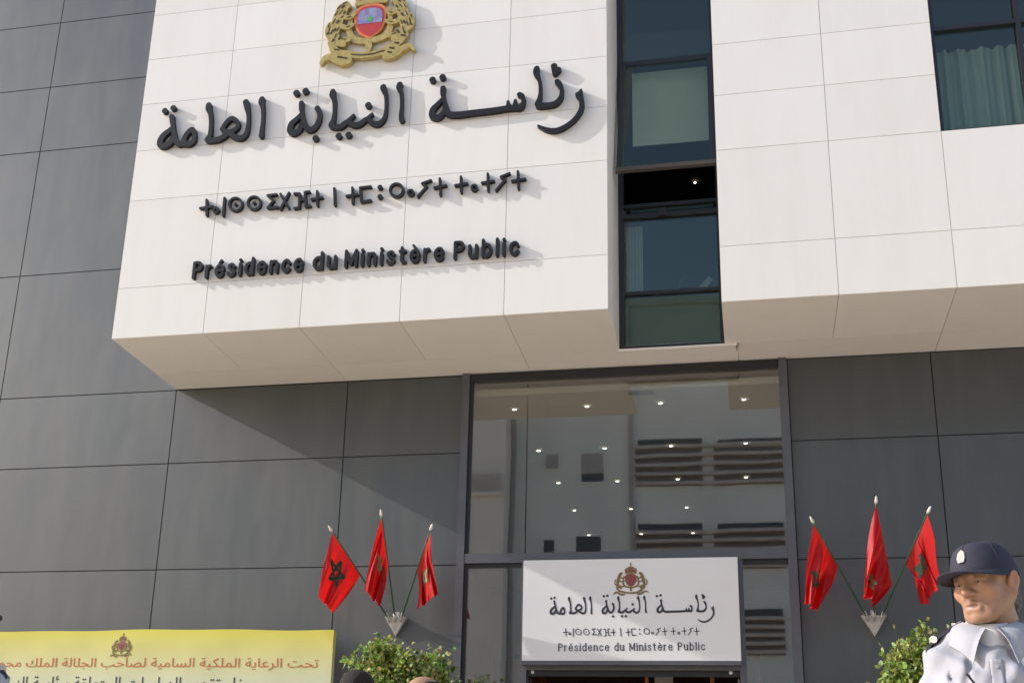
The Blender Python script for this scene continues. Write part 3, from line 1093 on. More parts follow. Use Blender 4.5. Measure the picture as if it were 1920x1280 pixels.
# ------------------------------------------------------------------ coat of arms (relief and two printed ones)
def emblem_shapes():
    L = {}
    lion = [[(-.275, .70, .045), (-.30, .655, .07)], [(-.30, .66, .07), (-.335, .56, .07), (-.36, .45, .062), (-.375, .36, .055), (-.34, .29, .05), (-.27, .25, .04)],
            [(-.31, .60, .035), (-.235, .545, .028), (-.175, .575, .025)], [(-.34, .48, .034), (-.24, .435, .028), (-.18, .46, .025)],
            [(-.36, .35, .045), (-.29, .30, .035), (-.215, .295, .03)],
            [(-.40, .33, .02), (-.445, .37, .02), (-.45, .45, .022), (-.42, .50, .026)], [(-.26, .72, .025), (-.23, .685, .025)]]
    L['lion_left'] = lion
    L['lion_right'] = [[(-x, y, r_) for x, y, r_ in st] for st in lion]
    L['mantle'] = [[(-.19, .60, .03), (-.215, .48, .03), (-.205, .36, .04), (-.14, .29, .04), (0, .265, .035), (.14, .29, .04), (.205, .36, .04), (.215, .48, .03), (.19, .60, .03)],
                   [(0, .28, .03), (-.018, .20, .022), (0, .15, .02)], [(0, .28, .03), (.018, .20, .022), (0, .15, .02)]]
    L['crown'] = [[(-.15, .70, .028), (0, .715, .03), (.15, .70, .028)], [(-.14, .71, .022), (-.155, .80, .024), (-.08, .86, .026), (0, .88, .028), (.08, .86, .026), (.155, .80, .024), (.14, .71, .022)],
                  [(0, .71, .02), (0, .88, .022), (0, .97, .018), (0, 1.02, .01)], [(-.07, .71, .018), (-.08, .80, .018), (-.03, .87, .018)], [(.07, .71, .018), (.08, .80, .018), (.03, .87, .018)],
                  [(-.035, .985, .012), (.035, .985, .012)]]
    L['ribbon'] = [[(-.485, .055, .02), (-.45, .105, .035), (-.39, .12, .042), (-.33, .085, .048), (-.25, .045, .045), (-.19, .055, .04)],
                   [(-.36, .20, .045), (-.31, .155, .045), (-.2, .125, .042), (-.08, .10, .04), (0, .095, .038), (.08, .10, .04), (.2, .13, .045), (.30, .19, .05), (.38, .28, .042)],
                   [(.19, .06, .04), (.27, .075, .05), (.35, .12, .04), (.43, .15, .028), (.48, .10, .016)], [(-.37, .2, .04), (-.40, .28, .035)]]
    return L


ESH = emblem_shapes()
SHIELD = [(-.17, .585), (-.155, .43), (-.11, .36), (0, .295), (.11, .36), (.155, .43), (.17, .585), (.10, .655), (0, .675), (-.10, .655)]


SHIELD = [p[:2] for p in spline([(x, y, 0) for x, y in
          ((0, .675), (.07, .668), (.13, .64), (.165, .59), (.168, .52), (.155, .44), (.115, .365), (.05, .318), (0, .295))], 5)]
SHIELD = [(x * .86, .485 + (y - .485) * .92) for x, y in SHIELD]
SHIELD = SHIELD + [(-x, y) for x, y in SHIELD[-2:0:-1]]


def inset(pl, k, cy=.48):
    return [(x * k, cy + (y - cy) * k) for x, y in pl]


def star_strokes(cx, cy, R, w):
    p = [(cx + R * math.sin(2 * math.pi * k / 5), cy + R * math.cos(2 * math.pi * k / 5)) for k in range(5)]
    o = [0, 2, 4, 1, 3, 0]
    return [[(*p[o[i]], w), (*p[o[i + 1]], w)] for i in range(5)]


def emblem(parent, cx, zb, w, h, y, dep, mats, step, relief=True, tilt=0.0, thin=1.0, surf=None):
    """cx, zb: middle of the bottom edge; dep: thickness of one layer"""
    gold, dark, red, orange, blue, green = mats
    mp = lambda x, z, yy: (cx + x * w, yy + (surf(cx + x * w, zb + z * h) if surf else 0), zb + z * h + x * w * tilt)
    st = step / w

    def part(name, m, strokes=(), polys=(), holes=(), lay=1.0, base=0.0):
        q = MB()
        cut_mb(q, [spline([(a, b, c * thin) for a, b, c in s_], 5) for s_ in strokes], st, y - dep * lay, y + base, 0, polys, holes, mp)
        return q.build(name, m, parent)
    for k in ('lion_left', 'lion_right'):
        o = part('lion', gold, ESH[k], lay=1.9)
        s_ = -1 if k == 'lion_left' else 1
        if relief:
            q = MB()
            for (x, z, r_) in ((.29, .69, .014), (.335, .52, .013), (.36, .43, .012), (.25, .50, .012), (.30, .33, .014), (.43, .40, .010), (.37, .31, .012), (.27, .62, .010)):
                cut_mb(q, [[(s_ * x, z, r_), (s_ * (x + .015), z - .02, r_ * .7)]], st, y - dep * 2.05, y - dep * 1.9, 0, mapf=mp)
            for (xa, za, xb, zb_) in ((.255, .735, .30, .715), (.315, .70, .355, .665), (.345, .64, .375, .59), (.30, .64, .33, .60), (.37, .55, .395, .50), (.325, .45, .345, .41),
                                      (.345, .38, .36, .33), (.39, .43, .405, .38), (.20, .56, .235, .55), (.205, .45, .24, .44), (.24, .30, .28, .31), (.44, .46, .43, .50), (.285, .575, .31, .555)):
                cut_mb(q, [[(s_ * xa, za, .004), (s_ * xb, zb_, .006)]], st * .8, y - dep * 2.02, y - dep * 1.9, 0, mapf=mp)
            q.build('painted_hollow', dark, o)
    part('mantle', gold, ESH['mantle'], lay=1.5)
    part('crown', gold, ESH['crown'], lay=1.7)
    q = MB()
    cut_mb(q, [], st, y - dep * 1.32, y, 0, [[(-.15, .72), (-.13, .80), (0, .86), (.13, .80), (.15, .72)]], mapf=mp)
    q.build('crown_lining', red, parent)
    part('shield_border', orange, polys=[inset(SHIELD, 1.16)], lay=1.6)
    part('shield_field', red, polys=[SHIELD], lay=1.75)
    q = MB()
    cut_mb(q, [], st, y - dep * 1.85, y - dep * 1.74, 0, [[(x_ * .86, .485 + (y_ - .485) * .92) for x_, y_ in [(-.150, .455), (.150, .455), (.152, .52), (.147, .575), (.118, .617), (.065, .640), (0, .647), (-.065, .640), (-.118, .617), (-.147, .575), (-.152, .52)]]], mapf=mp)
    q.build('shield_sky', blue, parent)
    part('shield_star', green, star_strokes(0, .505, .030, .009), lay=1.95)
    o = part('ribbon', gold, ESH['ribbon'], lay=2.0)
    if relief:
        q = MB()
        for (x, z, r_) in ((-.29, .10, .016), (-.24, .085, .013), (.25, .14, .014), (.30, .19, .013), (.36, .27, .014), (-.33, .19, .013), (.23, .095, .012)):
            cut_mb(q, [[(x - .02, z + .006, r_ * .6), (x + .02, z - .004, r_ * .7)]], st, y - dep * 2.15, y - dep * 2.0, 0, mapf=mp)
        cut_mb(q, [[(-.17, .118, .006), (-.06, .098, .006), (.06, .098, .006), (.17, .122, .006)]], st, y - dep * 2.15, y - dep * 2.0, 0, mapf=mp)
        q.build('painted_hollow', dark, o)


em = thing('coat_of_arms', 'gilded coat of arms in relief with lions and red and blue shield above the lettering', 'emblem', (-3.043, YF, 7.18))
emblem(em, -3.043, 7.163, 0.865, 0.90, -1.256, 0.024, (M['gold'], M['gold_dark'], M['e_red'], M['e_orange'], M['e_blue'], M['e_green']), 0.0055, thin=0.86)

# ------------------------------------------------------------------ white board over the door
sb = thing('signboard', 'white signboard with small coat of arms and three lines of writing above the door', 'sign', (-0.95, -0.05, 2.225))
q = MB()
q.box(-1.812, -0.093, -0.12, -0.047, 2.228, 3.043)
q.build('board', M['sign'], sb)
q = MB()
q.box(-1.812, -0.093, -0.118, -0.046, 2.196, 2.227)
q.build('lower_rail', M['frame'], sb)
YS0, YS1 = -0.1225, -0.1195
# the same lettering, printed small: fit the traced facade lettering into the board
ax0 = min(p[0] - p[2] for pc in ara_plane for st in pc for p in st)
ax1 = max(p[0] + p[2] for pc in ara_plane for st in pc for p in st)
az0 = min(p[1] - p[2] for pc in ara_plane for st in pc for p in st)
k = (1.592 - 0.283) / (ax1 - ax0)
q = MB()
for pc in ara_plane:
    cut_mb(q, [[(-1.592 + (x - ax0) * k, 2.522 + (z - az0) * k, r_ * k * 1.04) for x, z, r_ in st] for st in pc], 0.0042, YS0, YS1)
q.build('printed_lettering', M['print_black'], sb)
tx0 = min(p[0] - p[2] for pc in tif_plane for st in pc for p in st)
tx1 = max(p[0] + p[2] for pc in tif_plane for st in pc for p in st)
tz0 = min(p[1] - p[2] for pc in tif_plane for st in pc for p in st)
k = (1.485 - 0.40) / (tx1 - tx0)
q = MB()
for pc in tif_plane:
    cut_mb(q, [[(-1.485 + (x - tx0) * k, 2.414 + (z - tz0) * k, r_ * k * 0.8) for x, z, r_ in st] for st in pc], 0.0035, YS0, YS1)
q.build('printed_lettering', M['print_black'], sb)
stroke_text('Présidence du Ministère Public', -1.518, -0.364, 2.305, 2.312, 0.055, YS0, YS1, sb, M['print_black'], wt=.058, thin=.03, serif=True, name='printed_lettering', one=True, step=.0022, gap=.24, space=.42)
emblem(sb, -0.935, 2.738, 0.285, 0.268, -0.1205, 0.0016, (M['brown_print'], M['gold_dark'], M['maroon_print'], M['brown_print'], M['maroon_print'], M['star']), 0.0028, False, thin=0.62)

# ------------------------------------------------------------------ yellow banner
BX1, BZ1, YBN = -3.352, 2.455, -0.30
def cloth_y(x, z):
    e = max(0.0, min(1, (BX1 - x) / 0.25)) * max(0.0, min(1, (BZ1 - z) / 0.12))
    c = math.exp(-((x - BX1 + z - BZ1 + .12) / .05) ** 2) * .006
    return YBN + (0.005 * math.sin(x * 2.3 + z * 1.5) + 0.0016 * math.sin(x * 9 - z * 5) + 0.0006 * math.sin(x * 23 + z * 15)) * e + 0.006 * (1 - e) - c


bn = thing('banner', 'yellow printed cloth banner with red Arabic line and small emblem, stretched on a frame', 'banner', (-5.2, YBN, 0.0))
q = MB()
vs, fs = [], []
NX, NZ = 150, 60
for i in range(NX + 1):
    for j in range(NZ + 1):
        x = -7.9 + (BX1 + 7.9) * i / NX
        z = 0.30 + (BZ1 - 0.30) * j / NZ
        y = cloth_y(x, z)
        vs.append((x, y, z + (0.006 * math.sin(x * 2.3) + 0.003 * math.sin(x * 7.1)) * (j / NZ) ** 4))
for i in range(NX):
    for j in range(NZ):
        a = i * (NZ + 1) + j
        fs.append((a, a + NZ + 1, a + NZ + 2, a + 1))
q.add(vs, fs)
# returns round the frame: top and right edge
top = [i * (NZ + 1) + NZ for i in range(NX + 1)]
q.add([vs[i] for i in top] + [(vs[i][0], YBN + 0.07, vs[i][2]) for i in top], [(i, i + 1, NX + 2 + i, NX + 1 + i) for i in range(NX)])
rt = [NX * (NZ + 1) + j for j in range(NZ + 1)]
q.add([vs[i] for i in rt] + [(vs[i][0], YBN + 0.07, vs[i][2]) for i in rt], [(i, NZ + 1 + i, NZ + 2 + i, i + 1) for i in range(NZ)])
q.build('cloth', banner_mat(1.95, 2.46), bn, smooth=True)
q = MB()
for x in (-7.85, -5.6, BX1 - 0.045):
    q.box(x - 0.02, x + 0.02, YBN + 0.02, YBN + 0.06, 0.0, BZ1 - 0.02)
    q.obox((x, YBN + 0.06, 1.6), (x, YBN + 0.27, 0.02), 0.035, 0.035)
q.box(-7.85, BX1 - 0.03, YBN + 0.018, YBN + 0.058, BZ1 - 0.06, BZ1 - 0.022)
q.build('frame', M['wood'], bn)


AR = {   # letter: isolated, final, initial, medial presentation forms
    'ا': '\uFE8D\uFE8E', 'ب': '\uFE8F\uFE90\uFE91\uFE92', 'ة': '\uFE93\uFE94', 'ت': '\uFE95\uFE96\uFE97\uFE98', 'ج': '\uFE9D\uFE9E\uFE9F\uFEA0',
    'ح': '\uFEA1\uFEA2\uFEA3\uFEA4', 'د': '\uFEA9\uFEAA', 'ر': '\uFEAD\uFEAE', 'س': '\uFEB1\uFEB2\uFEB3\uFEB4', 'ص': '\uFEB9\uFEBA\uFEBB\uFEBC',
    'ع': '\uFEC9\uFECA\uFECB\uFECC', 'ق': '\uFED5\uFED6\uFED7\uFED8', 'ك': '\uFED9\uFEDA\uFEDB\uFEDC', 'ل': '\uFEDD\uFEDE\uFEDF\uFEE0',
    'م': '\uFEE1\uFEE2\uFEE3\uFEE4', 'ن': '\uFEE5\uFEE6\uFEE7\uFEE8', 'ه': '\uFEE9\uFEEA\uFEEB\uFEEC', 'و': '\uFEED\uFEEE', 'ي': '\uFEF1\uFEF2\uFEF3\uFEF4',
    'ئ': '\uFE89\uFE8A\uFE8B\uFE8C', 'ف': '\uFED1\uFED2\uFED3\uFED4'}


def shape_arabic(s):
    """joins the letters and lays them out left to right"""
    out = []
    for w in s.split(' '):
        ww = []
        for i, c in enumerate(w):
            fm = AR[c]
            prev = i > 0 and len(AR[w[i - 1]]) == 4
            nxt = i < len(w) - 1 and len(fm) == 4
            ww.append(fm[3 if prev and nxt else 2 if nxt else 1 if prev else 0])
        out.append(''.join(ww[::-1]))
    return ' '.join(out[::-1])


def text_line(body, x0, x1, z, h, y0, y1, mt, parent, name='printed_lettering', weight=0.0):
    cu = bpy.data.curves.new('line', 'FONT')
    cu.body = body
    cu.extrude = 0.5
    cu.offset = weight
    cu.resolution_u = 3
    o = bpy.data.objects.new('line', cu)
    COL.objects.link(o)
    bpy.context.view_layer.update()
    me = bpy.data.meshes.new_from_object(o.evaluated_get(bpy.context.evaluated_depsgraph_get()))
    bpy.data.objects.remove(o)
    co = np.array([v.co[:] for v in me.vertices])
    a, b = co[:, 0].min(), co[:, 0].max()
    X = x0 + (co[:, 0] - a) / (b - a) * (x1 - x0)
    Z = z + co[:, 1] * h
    q = MB()
    YY = np.array([cloth_y(a_, b_) for a_, b_ in zip(X, Z)]) + np.where(co[:, 2] > 0, y0, y1)
    q.add(np.stack([X, YY, Z], 1).tolist(), [tuple(p.vertices) for p in me.polygons])
    bpy.data.meshes.remove(me)
    return q.build(name, mt, parent)


text_line(shape_arabic('تحت الرعاية الملكية السامية لصاحب الجلالة الملك محمد السادس'), -6.95, -3.47, 2.145, 0.105, -0.0025, 0.002, M['print_red'], bn)
text_line(shape_arabic('حفل تقديم الدراسات المتعلقة برئاسة النيابة العامة'), -6.75, -4.02, 1.955, 0.15, -0.0025, 0.002, M['print_black'], bn)
emblem(bn, -5.235, 2.222, 0.20, 0.205, -0.001, 0.0012, (M['brown_print'], M['gold_dark'], M['maroon_print'], M['brown_print'], M['maroon_print'], M['star']), 0.0032, False, thin=0.68, surf=cloth_y)


# ------------------------------------------------------------------ flags and their wall brackets
def flag(label, base, tip_px, A, B, C, D, group, depths=(-0.62, -0.42, -0.42, -0.60), star=(.5, .5), rip=0.026, seed=0, pale=False, sR=0.125, snap=True):
    t = thing('flag', label, 'flag', base, group)
    tip = at(*tip_px, Y=-0.66)
    bs = Vector(base)
    tv = (tip - bs).normalized()
    q = MB()
    q.tube([bs - tv * 0.03, tip - tv * 0.03], 0.0068, 10)
    q.build('pole', M['pole'], t, smooth=True)
    q = MB()
    q.tube([tip - tv * 0.05, tip - tv * 0.03, tip - tv * 0.015, tip + tv * 0.005, tip + tv * 0.012], [0.009, 0.013, 0.010, 0.007, 0.002], 10)
    q.build('finial', M['finial'], t, smooth=True)
    pa, pb, pc, pd = [at(*p, Y=y) for p, y in zip((A, B, C, D), depths)]
    # hoist edge lies on the pole
    def on_pole(p):
        return bs + tv * (p - bs).dot(tv)
    pa = tip - tv * 0.055
    if snap:
        pb = on_pole(pb)
    rs = random.Random(seed)
    ph = rs.random() * 6

    def P(s, v):
        h = pa.lerp(pb, s)
        l = pd.lerp(pc, s)
        p = h.lerp(l, v)
        amp = rip * min(1, v * 2.2)
        a_ = s * 11.5 + ph + v * 1.3
        w = amp * (1.25 * math.sin(a_ + 0.55 * math.sin(a_)) + 0.55 * math.sin(s * 21 + 2 * ph - v * 2) + 0.25 * math.sin(s * 37 + ph + v * 5))
        sag = 0.03 * math.sin(math.pi * v) * (s - 0.5)
        return p + Vector((0.35 * w + sag, -w, 0))
    n, m_ = 44, 34
    vs = [P(i / n, j / m_) for i in range(n + 1) for j in range(m_ + 1)]
    fs = [(i * (m_ + 1) + j, (i + 1) * (m_ + 1) + j, (i + 1) * (m_ + 1) + j + 1, i * (m_ + 1) + j + 1) for i in range(n) for j in range(m_)]
    q = MB()
    q.add(vs, fs)
    cl = q.build('cloth', M['flag_red'], t, smooth=True)
    q = MB()
    L1, L2 = (pb - pa).length, (pd - pa).length
    L1 = max(0.3, (pb - pa).length * 0.5 + (pc - pd).length * 0.5 + 0.12)
    for st in star_strokes(0, 0, sR, sR * .115):
        (ax, ay, w), (bx, by, _) = st
        for side in (-1, 1):
            k_ = 12
            vv = []
            dx, dy = bx - ax, by - ay
            l = math.hypot(dx, dy)
            nx_, ny_ = -dy / l * w, dx / l * w
            for i in range(k_ + 1):
                for sg in (-1, 1):
                    X = ax + dx * i / k_ + nx_ * sg
                    Y_ = ay + dy * i / k_ + ny_ * sg
                    s_, v_ = star[0] + X / L1, star[1] - Y_ / L2
                    p = P(s_, v_)
                    nn = (P(s_ + .01, v_) - p).cross(P(s_, v_ + .01) - p)
                    nn = nn.normalized() if nn.length > 1e-9 else Vector((0, 1, 0))
                    vv.append(p + nn * 0.0022 * side)
            q.add(vv, [(2 * i, 2 * i + 2, 2 * i + 3, 2 * i + 1) for i in range(k_)])
    q.build('star', M['star_glint'] if pale else M['star'], cl, smooth=True)
    return t


def bracket(label, cx, z_tip, half, ztop):
    t = thing('flag_holder', label, 'flag holder', (cx, 0.0, z_tip), 'wall brackets holding three flags each')
    q = MB()
    o = [(-half, ztop), (half, ztop), (0, z_tip)]
    # hollow pocket: shallow three-sided cup open at the top
    f0 = [(cx + x * 1.0, -0.065 if z > z_tip else -0.03, z) for x, z in o]
    bk = [(cx + x * 1.0, -0.002, z) for x, z in o]
    q.add(f0 + bk, [(0, 2, 1), (3, 4, 5), (0, 3, 5, 2), (1, 2, 5, 4)])
    q.build('pocket', M['bracket'], t)
    q = MB()
    for x in (-0.62, 0.0, 0.62):
        q.tube([(cx + x * half * 0.8, -0.045, ztop - 0.04), (cx + x * half * 1.25, -0.085, ztop + 0.025)], 0.0135, 10)
    q.build('socket', M['bracket'], t, smooth=True)
    q = MB()
    q.box(cx - 0.02, cx + 0.02, -0.008, 0.0, ztop, ztop + 0.05)
    q.build('wall_plate', M['bracket'], t)
    return t


bracket('dull metal wall bracket holding the three flags left of the entrance', -2.903, 2.44, 0.092, 2.595)
bracket('dull metal wall bracket holding the three flags right of the entrance', 0.915, 2.428, 0.092, 2.583)
gl, gr_ = 'flags left of the entrance', 'flags right of the entrance'
flag('red flag spread open showing a dark star, on the pole leaning left, left bracket', (-2.955, -0.06, 2.575), (617, 987), (619, 995), (678, 1084), (624, 1148), (597, 1119), gl, star=(.44, .42), rip=0.018, seed=2)
flag('narrow hanging red flag on the upright middle pole of the left bracket', (-2.903, -0.06, 2.575), (714, 957), (715, 968), (732, 1063), (712, 1137), (684, 1106), gl, star=(.5, .42), seed=5, pale=True, rip=0.034, sR=0.085)
flag('thin folded red flag on the pole leaning right, left bracket', (-2.851, -0.06, 2.575), (810, 984), (810, 993), (782, 1080), (782, 1143), (822, 1111), gl, star=(.55, .5), seed=9, pale=True, rip=0.036, sR=0.085)
flag('red flag with dark star half folded, on the pole leaning left, right bracket', (0.863, -0.06, 2.562), (1520, 970), (1524, 985), (1578, 1066), (1530, 1146), (1513, 1129), gr_, star=(.42, .6), seed=12, rip=0.030, sR=0.10)
flag('red flag hanging over its upright pole in the middle of the right bracket', (0.915, -0.06, 2.562), (1643, 932), (1643, 948), (1673, 1096), (1640, 1136), (1617, 1109), gr_, star=(.42, .72), seed=15, pale=True, snap=False, rip=0.034, sR=0.09, depths=(-.62, -.50, -.50, -.62))
flag('red flag with a deep bright fold, on the pole leaning right, right bracket', (0.967, -0.06, 2.562), (1744, 951), (1741, 968), (1695, 1062), (1733, 1136), (1760, 1090), gr_, star=(.6, .4), seed=21, rip=0.046, sR=0.095)


# ------------------------------------------------------------------ potted shrubs
def shrub(label, base, crown, rad, nleaf, seed):
    rs = random.Random(seed)
    t = thing('potted_shrub', label, 'plant', base, 'potted shrubs beside the entrance')
    b = Vector(base)
    q = MB()
    n = 28
    prof = [(0.0, 0.0), (0.19, 0.0), (0.24, 0.42), (0.27, 0.43), (0.27, 0.50), (0.23, 0.50), (0.22, 0.45)]
    vs = [(b.x + r_ * math.cos(2 * math.pi * k / n), b.y + r_ * math.sin(2 * math.pi * k / n), z) for r_, z in prof[1:] for k in range(n)]
    fs = [(i * n + k, i * n + (k + 1) % n, (i + 1) * n + (k + 1) % n, (i + 1) * n + k) for i in range(len(prof) - 2) for k in range(n)]
    q.add(vs, fs)
    q.add([(b.x + 0.222 * math.cos(2 * math.pi * k / n), b.y + 0.222 * math.sin(2 * math.pi * k / n), 0.455) for k in range(n)], [tuple(range(n))], 1)
    q.build('pot', [M['pot'], M['soil']], t, smooth=False)
    c = Vector(crown)
    q = MB()
    q.tube([b + Vector((0, 0, 0.45)), b + Vector((0.02, 0, 1.0)), (c.x, c.y, c.z - rad[2] * 0.6)], [0.026, 0.022, 0.018], 8)
    twigs = []
    for k in range(46):
        d_ = Vector((rs.gauss(0, 1), rs.gauss(0, 1), rs.gauss(0.35, 0.9))).normalized()
        rr = 0.70 + 0.42 * rs.random()
        e = c + Vector((d_.x * rad[0] * rr, d_.y * rad[1] * rr, d_.z * rad[2] * rr))
        st = Vector((c.x, c.y, c.z - rad[2] * (0.7 * rs.random())))
        mid = st.lerp(e, 0.55) + Vector((0, 0, 0.06))
        q.tube([st, mid, e], [0.009, 0.006, 0.003], 5)
        twigs.append((st, mid, e))
    q.build('stem', M['bark'], t)
    q = MB()
    tones = [(0.33, 0.40, 0.08), (0.24, 0.33, 0.06), (0.13, 0.21, 0.035), (0.42, 0.47, 0.15), (0.07, 0.12, 0.022), (0.47, 0.50, 0.24)]
    for k in range(nleaf):
        st, mid, e = twigs[rs.randrange(len(twigs))]
        u = rs.random() ** 0.6
        p = (st.lerp(mid, u / 0.55) if u < 0.55 else mid.lerp(e, (u - 0.55) / 0.45)) + Vector((rs.gauss(0, .045), rs.gauss(0, .045), rs.gauss(0, .04)))
        d_ = (p - c)
        d_ = (d_.normalized() * 0.6 + Vector((rs.gauss(0, .6), rs.gauss(0, .6), rs.gauss(-0.1, .6)))).normalized()
        sd = d_.cross(Vector((rs.gauss(0, 1), rs.gauss(0, 1), rs.gauss(0, 1)))).normalized()
        up = d_.cross(sd)
        L, W = 0.036 * rs.uniform(.7, 1.3), 0.018 * rs.uniform(.7, 1.25)
        a = p
        m1, m2 = p + d_ * L * .35, p + d_ * L * .7
        col = rs.choice(tones) if rs.random() > .02 else (0.22, 0.15, 0.05)
        col = tuple(x * rs.uniform(.85, 1.35) for x in col)
        vs = [a, m1 + sd * W * .9 + up * W * .25, m2 + sd * W * .75 + up * W * .2, p + d_ * L - up * L * .12, m2 - sd * W * .75 + up * W * .2, m1 - sd * W * .9 + up * W * .25, m1, m2]
        q.add(vs, [(0, 6, 1), (1, 6, 7, 2), (2, 7, 3), (3, 7, 4), (4, 7, 6, 5), (5, 6, 0)], 0, 0.5, col)
    q.build('foliage', M['leaf'], t)
    return t


shrub('bushy light green potted shrub in sun below the left flags', (-2.62, -0.85, 0.0), (-2.63, -0.85, 1.93), (0.41, 0.36, 0.37), 7600, 3)
shrub('light green potted shrub below the right flags, partly behind the guard', (1.10, -0.85, 0.0), (1.13, -0.85, 1.92), (0.33, 0.32, 0.40), 6400, 8)


# ------------------------------------------------------------------ people
def surfnets(Fd, org, h):
    """surface nets on a 3-D field, negative inside"""
    ins = Fd < 0
    nx, ny, nz = Fd.shape
    c = [(i, j, k) for i in (0, 1) for j in (0, 1) for k in (0, 1)]
    sl_ = lambda i, j, k: (slice(i, nx - 1 + i), slice(j, ny - 1 + j), slice(k, nz - 1 + k))
    cnt = sum(ins[sl_(*q)].astype(np.int8) for q in c)
    mix = (cnt > 0) & (cnt < 8)
    idx = np.argwhere(mix)
    vals = {q: Fd[sl_(*q)][mix] for q in c}
    pos = np.zeros((len(idx), 3))
    num = np.zeros(len(idx))
    for a in c:
        for ax in range(3):
            if a[ax]:
                continue
            b = tuple(a[i] + (1 if i == ax else 0) for i in range(3))
            fa, fb = vals[a], vals[b]
            x = (fa < 0) != (fb < 0)
            t = np.where(x, fa / np.where(x, fa - fb, 1), 0)
            p = np.tile(np.array(a, float), (len(idx), 1))
            p[:, ax] += t
            pos += p * x[:, None]
            num += x
    pos = (idx + pos / num[:, None]) * h + np.array(org)
    vid = -np.ones((nx - 1, ny - 1, nz - 1), int)
    vid[mix] = np.arange(len(idx))
    faces = []
    for ax in range(3):
        o1, o2 = [(1, 2), (2, 0), (0, 1)][ax]
        s0 = [slice(1, -1)] * 3
        s1 = [slice(1, -1)] * 3
        s0[ax] = slice(0, -1)
        s1[ax] = slice(1, None)
        A, B = ins[tuple(s0)], ins[tuple(s1)]
        for flip, msk in ((False, A & ~B), (True, ~A & B)):
            e = np.argwhere(msk)
            if not len(e):
                continue
            off = np.ones(3, int)
            off[ax] = 0
            e = e + off
            u, v = np.zeros(3, int), np.zeros(3, int)
            u[o1], v[o2] = 1, 1
            quad = [vid[tuple((e - w).T)] for w in (u + v, v, 0 * u, u)]
            qd = np.stack(quad, 1)
            if flip:
                qd = qd[:, ::-1]
            faces.append(qd)
    return pos, np.concatenate(faces)


class Field:
    def __init__(s, lo, hi, h):
        s.h = h
        s.lo = np.array(lo, float)
        s.n = np.ceil((np.array(hi) - s.lo) / h).astype(int) + 1
        s.F = np.full(s.n, 0.2, np.float32)

    def region(s, lo, hi):
        a = np.clip(np.floor((np.array(lo) - s.lo) / s.h).astype(int), 0, s.n)
        b = np.clip(np.ceil((np.array(hi) - s.lo) / s.h).astype(int) + 1, 0, s.n)
        if np.any(b <= a):
            return None, None
        ax = [s.lo[i] + s.h * np.arange(a[i], b[i]) for i in range(3)]
        P = np.stack(np.meshgrid(*ax, indexing='ij'), -1)
        return (slice(a[0], b[0]), slice(a[1], b[1]), slice(a[2], b[2])), P

    def put(s, sl_, dd, k, op):
        f0 = s.F[sl_]
        if op == 'add':
            hh = np.clip(0.5 + 0.5 * (f0 - dd) / k, 0, 1)
            s.F[sl_] = f0 * (1 - hh) + dd * hh - k * hh * (1 - hh)
        else:
            d2 = -dd
            hh = np.clip(0.5 - 0.5 * (f0 - d2) / k, 0, 1)
            s.F[sl_] = f0 * (1 - hh) + d2 * hh + k * hh * (1 - hh)

    def ell(s, c, r_, k=0.02, T=None, op='add', Rm=None):
        r_ = np.array(r_, float)
        c = np.array(c, float)
        w = c if T is None else T[0] @ c + T[1]
        m = r_.max() + 2.5 * k
        sl_, P = s.region(w - m, w + m)
        if sl_ is None:
            return
        q = P - w
        Rt = np.eye(3) if T is None else T[0]
        if Rm is not None:
            Rt = Rt @ Rm
        q = q @ Rt
        k0 = np.linalg.norm(q / r_, axis=-1)
        k1 = np.linalg.norm(q / r_ ** 2, axis=-1) + 1e-9
        s.put(sl_, k0 * (k0 - 1) / k1, k, op)

    def cap(s, a, b, ra, rb=None, k=0.02, T=None, op='add', sq=(1, 1, 1)):
        rb = ra if rb is None else rb
        a, b = np.array(a, float), np.array(b, float)
        if T is not None:
            a, b = T[0] @ a + T[1], T[0] @ b + T[1]
        m = max(ra, rb) + 2.5 * k
        sl_, P = s.region(np.minimum(a, b) - m, np.maximum(a, b) + m)
        if sl_ is None:
            return
        ba = b - a
        t = np.clip(((P - a) @ ba) / max(ba @ ba, 1e-9), 0, 1)
        s.put(sl_, np.linalg.norm((P - a - t[..., None] * ba) * np.array(sq), axis=-1) - (ra + t * (rb - ra)), k, op)

    def mesh(s):
        return surfnets(s.F, s.lo, s.h)


def mesh_obj(name, pos, faces, m, parent, loc, colf=None):
    me = bpy.data.meshes.new(name)
    me.from_pydata(pos.tolist(), [], faces.tolist())
    me.materials.append(m)
    me.polygons.foreach_set('use_smooth', [True] * len(me.polygons))
    if colf is not None:
        cc = colf(pos)
        a = me.attributes.new('col', 'FLOAT_COLOR', 'POINT')
        a.data.foreach_set('color', np.concatenate([cc, np.ones((len(cc), 1))], 1).ravel())
    me.update()
    o = bpy.data.objects.new(name, me)
    COL.objects.link(o)
    if parent is not None:
        o.parent = parent
    o.location = loc
    return o


def rotz(a):
    return np.array([[math.cos(a), -math.sin(a), 0], [math.sin(a), math.cos(a), 0], [0, 0, 1]])


def rotx(a):
    return np.array([[1, 0, 0], [0, math.cos(a), -math.sin(a)], [0, math.sin(a), math.cos(a)]])


def roty(a):
    return np.array([[math.cos(a), 0, math.sin(a)], [0, 1, 0], [-math.sin(a), 0, math.cos(a)]])


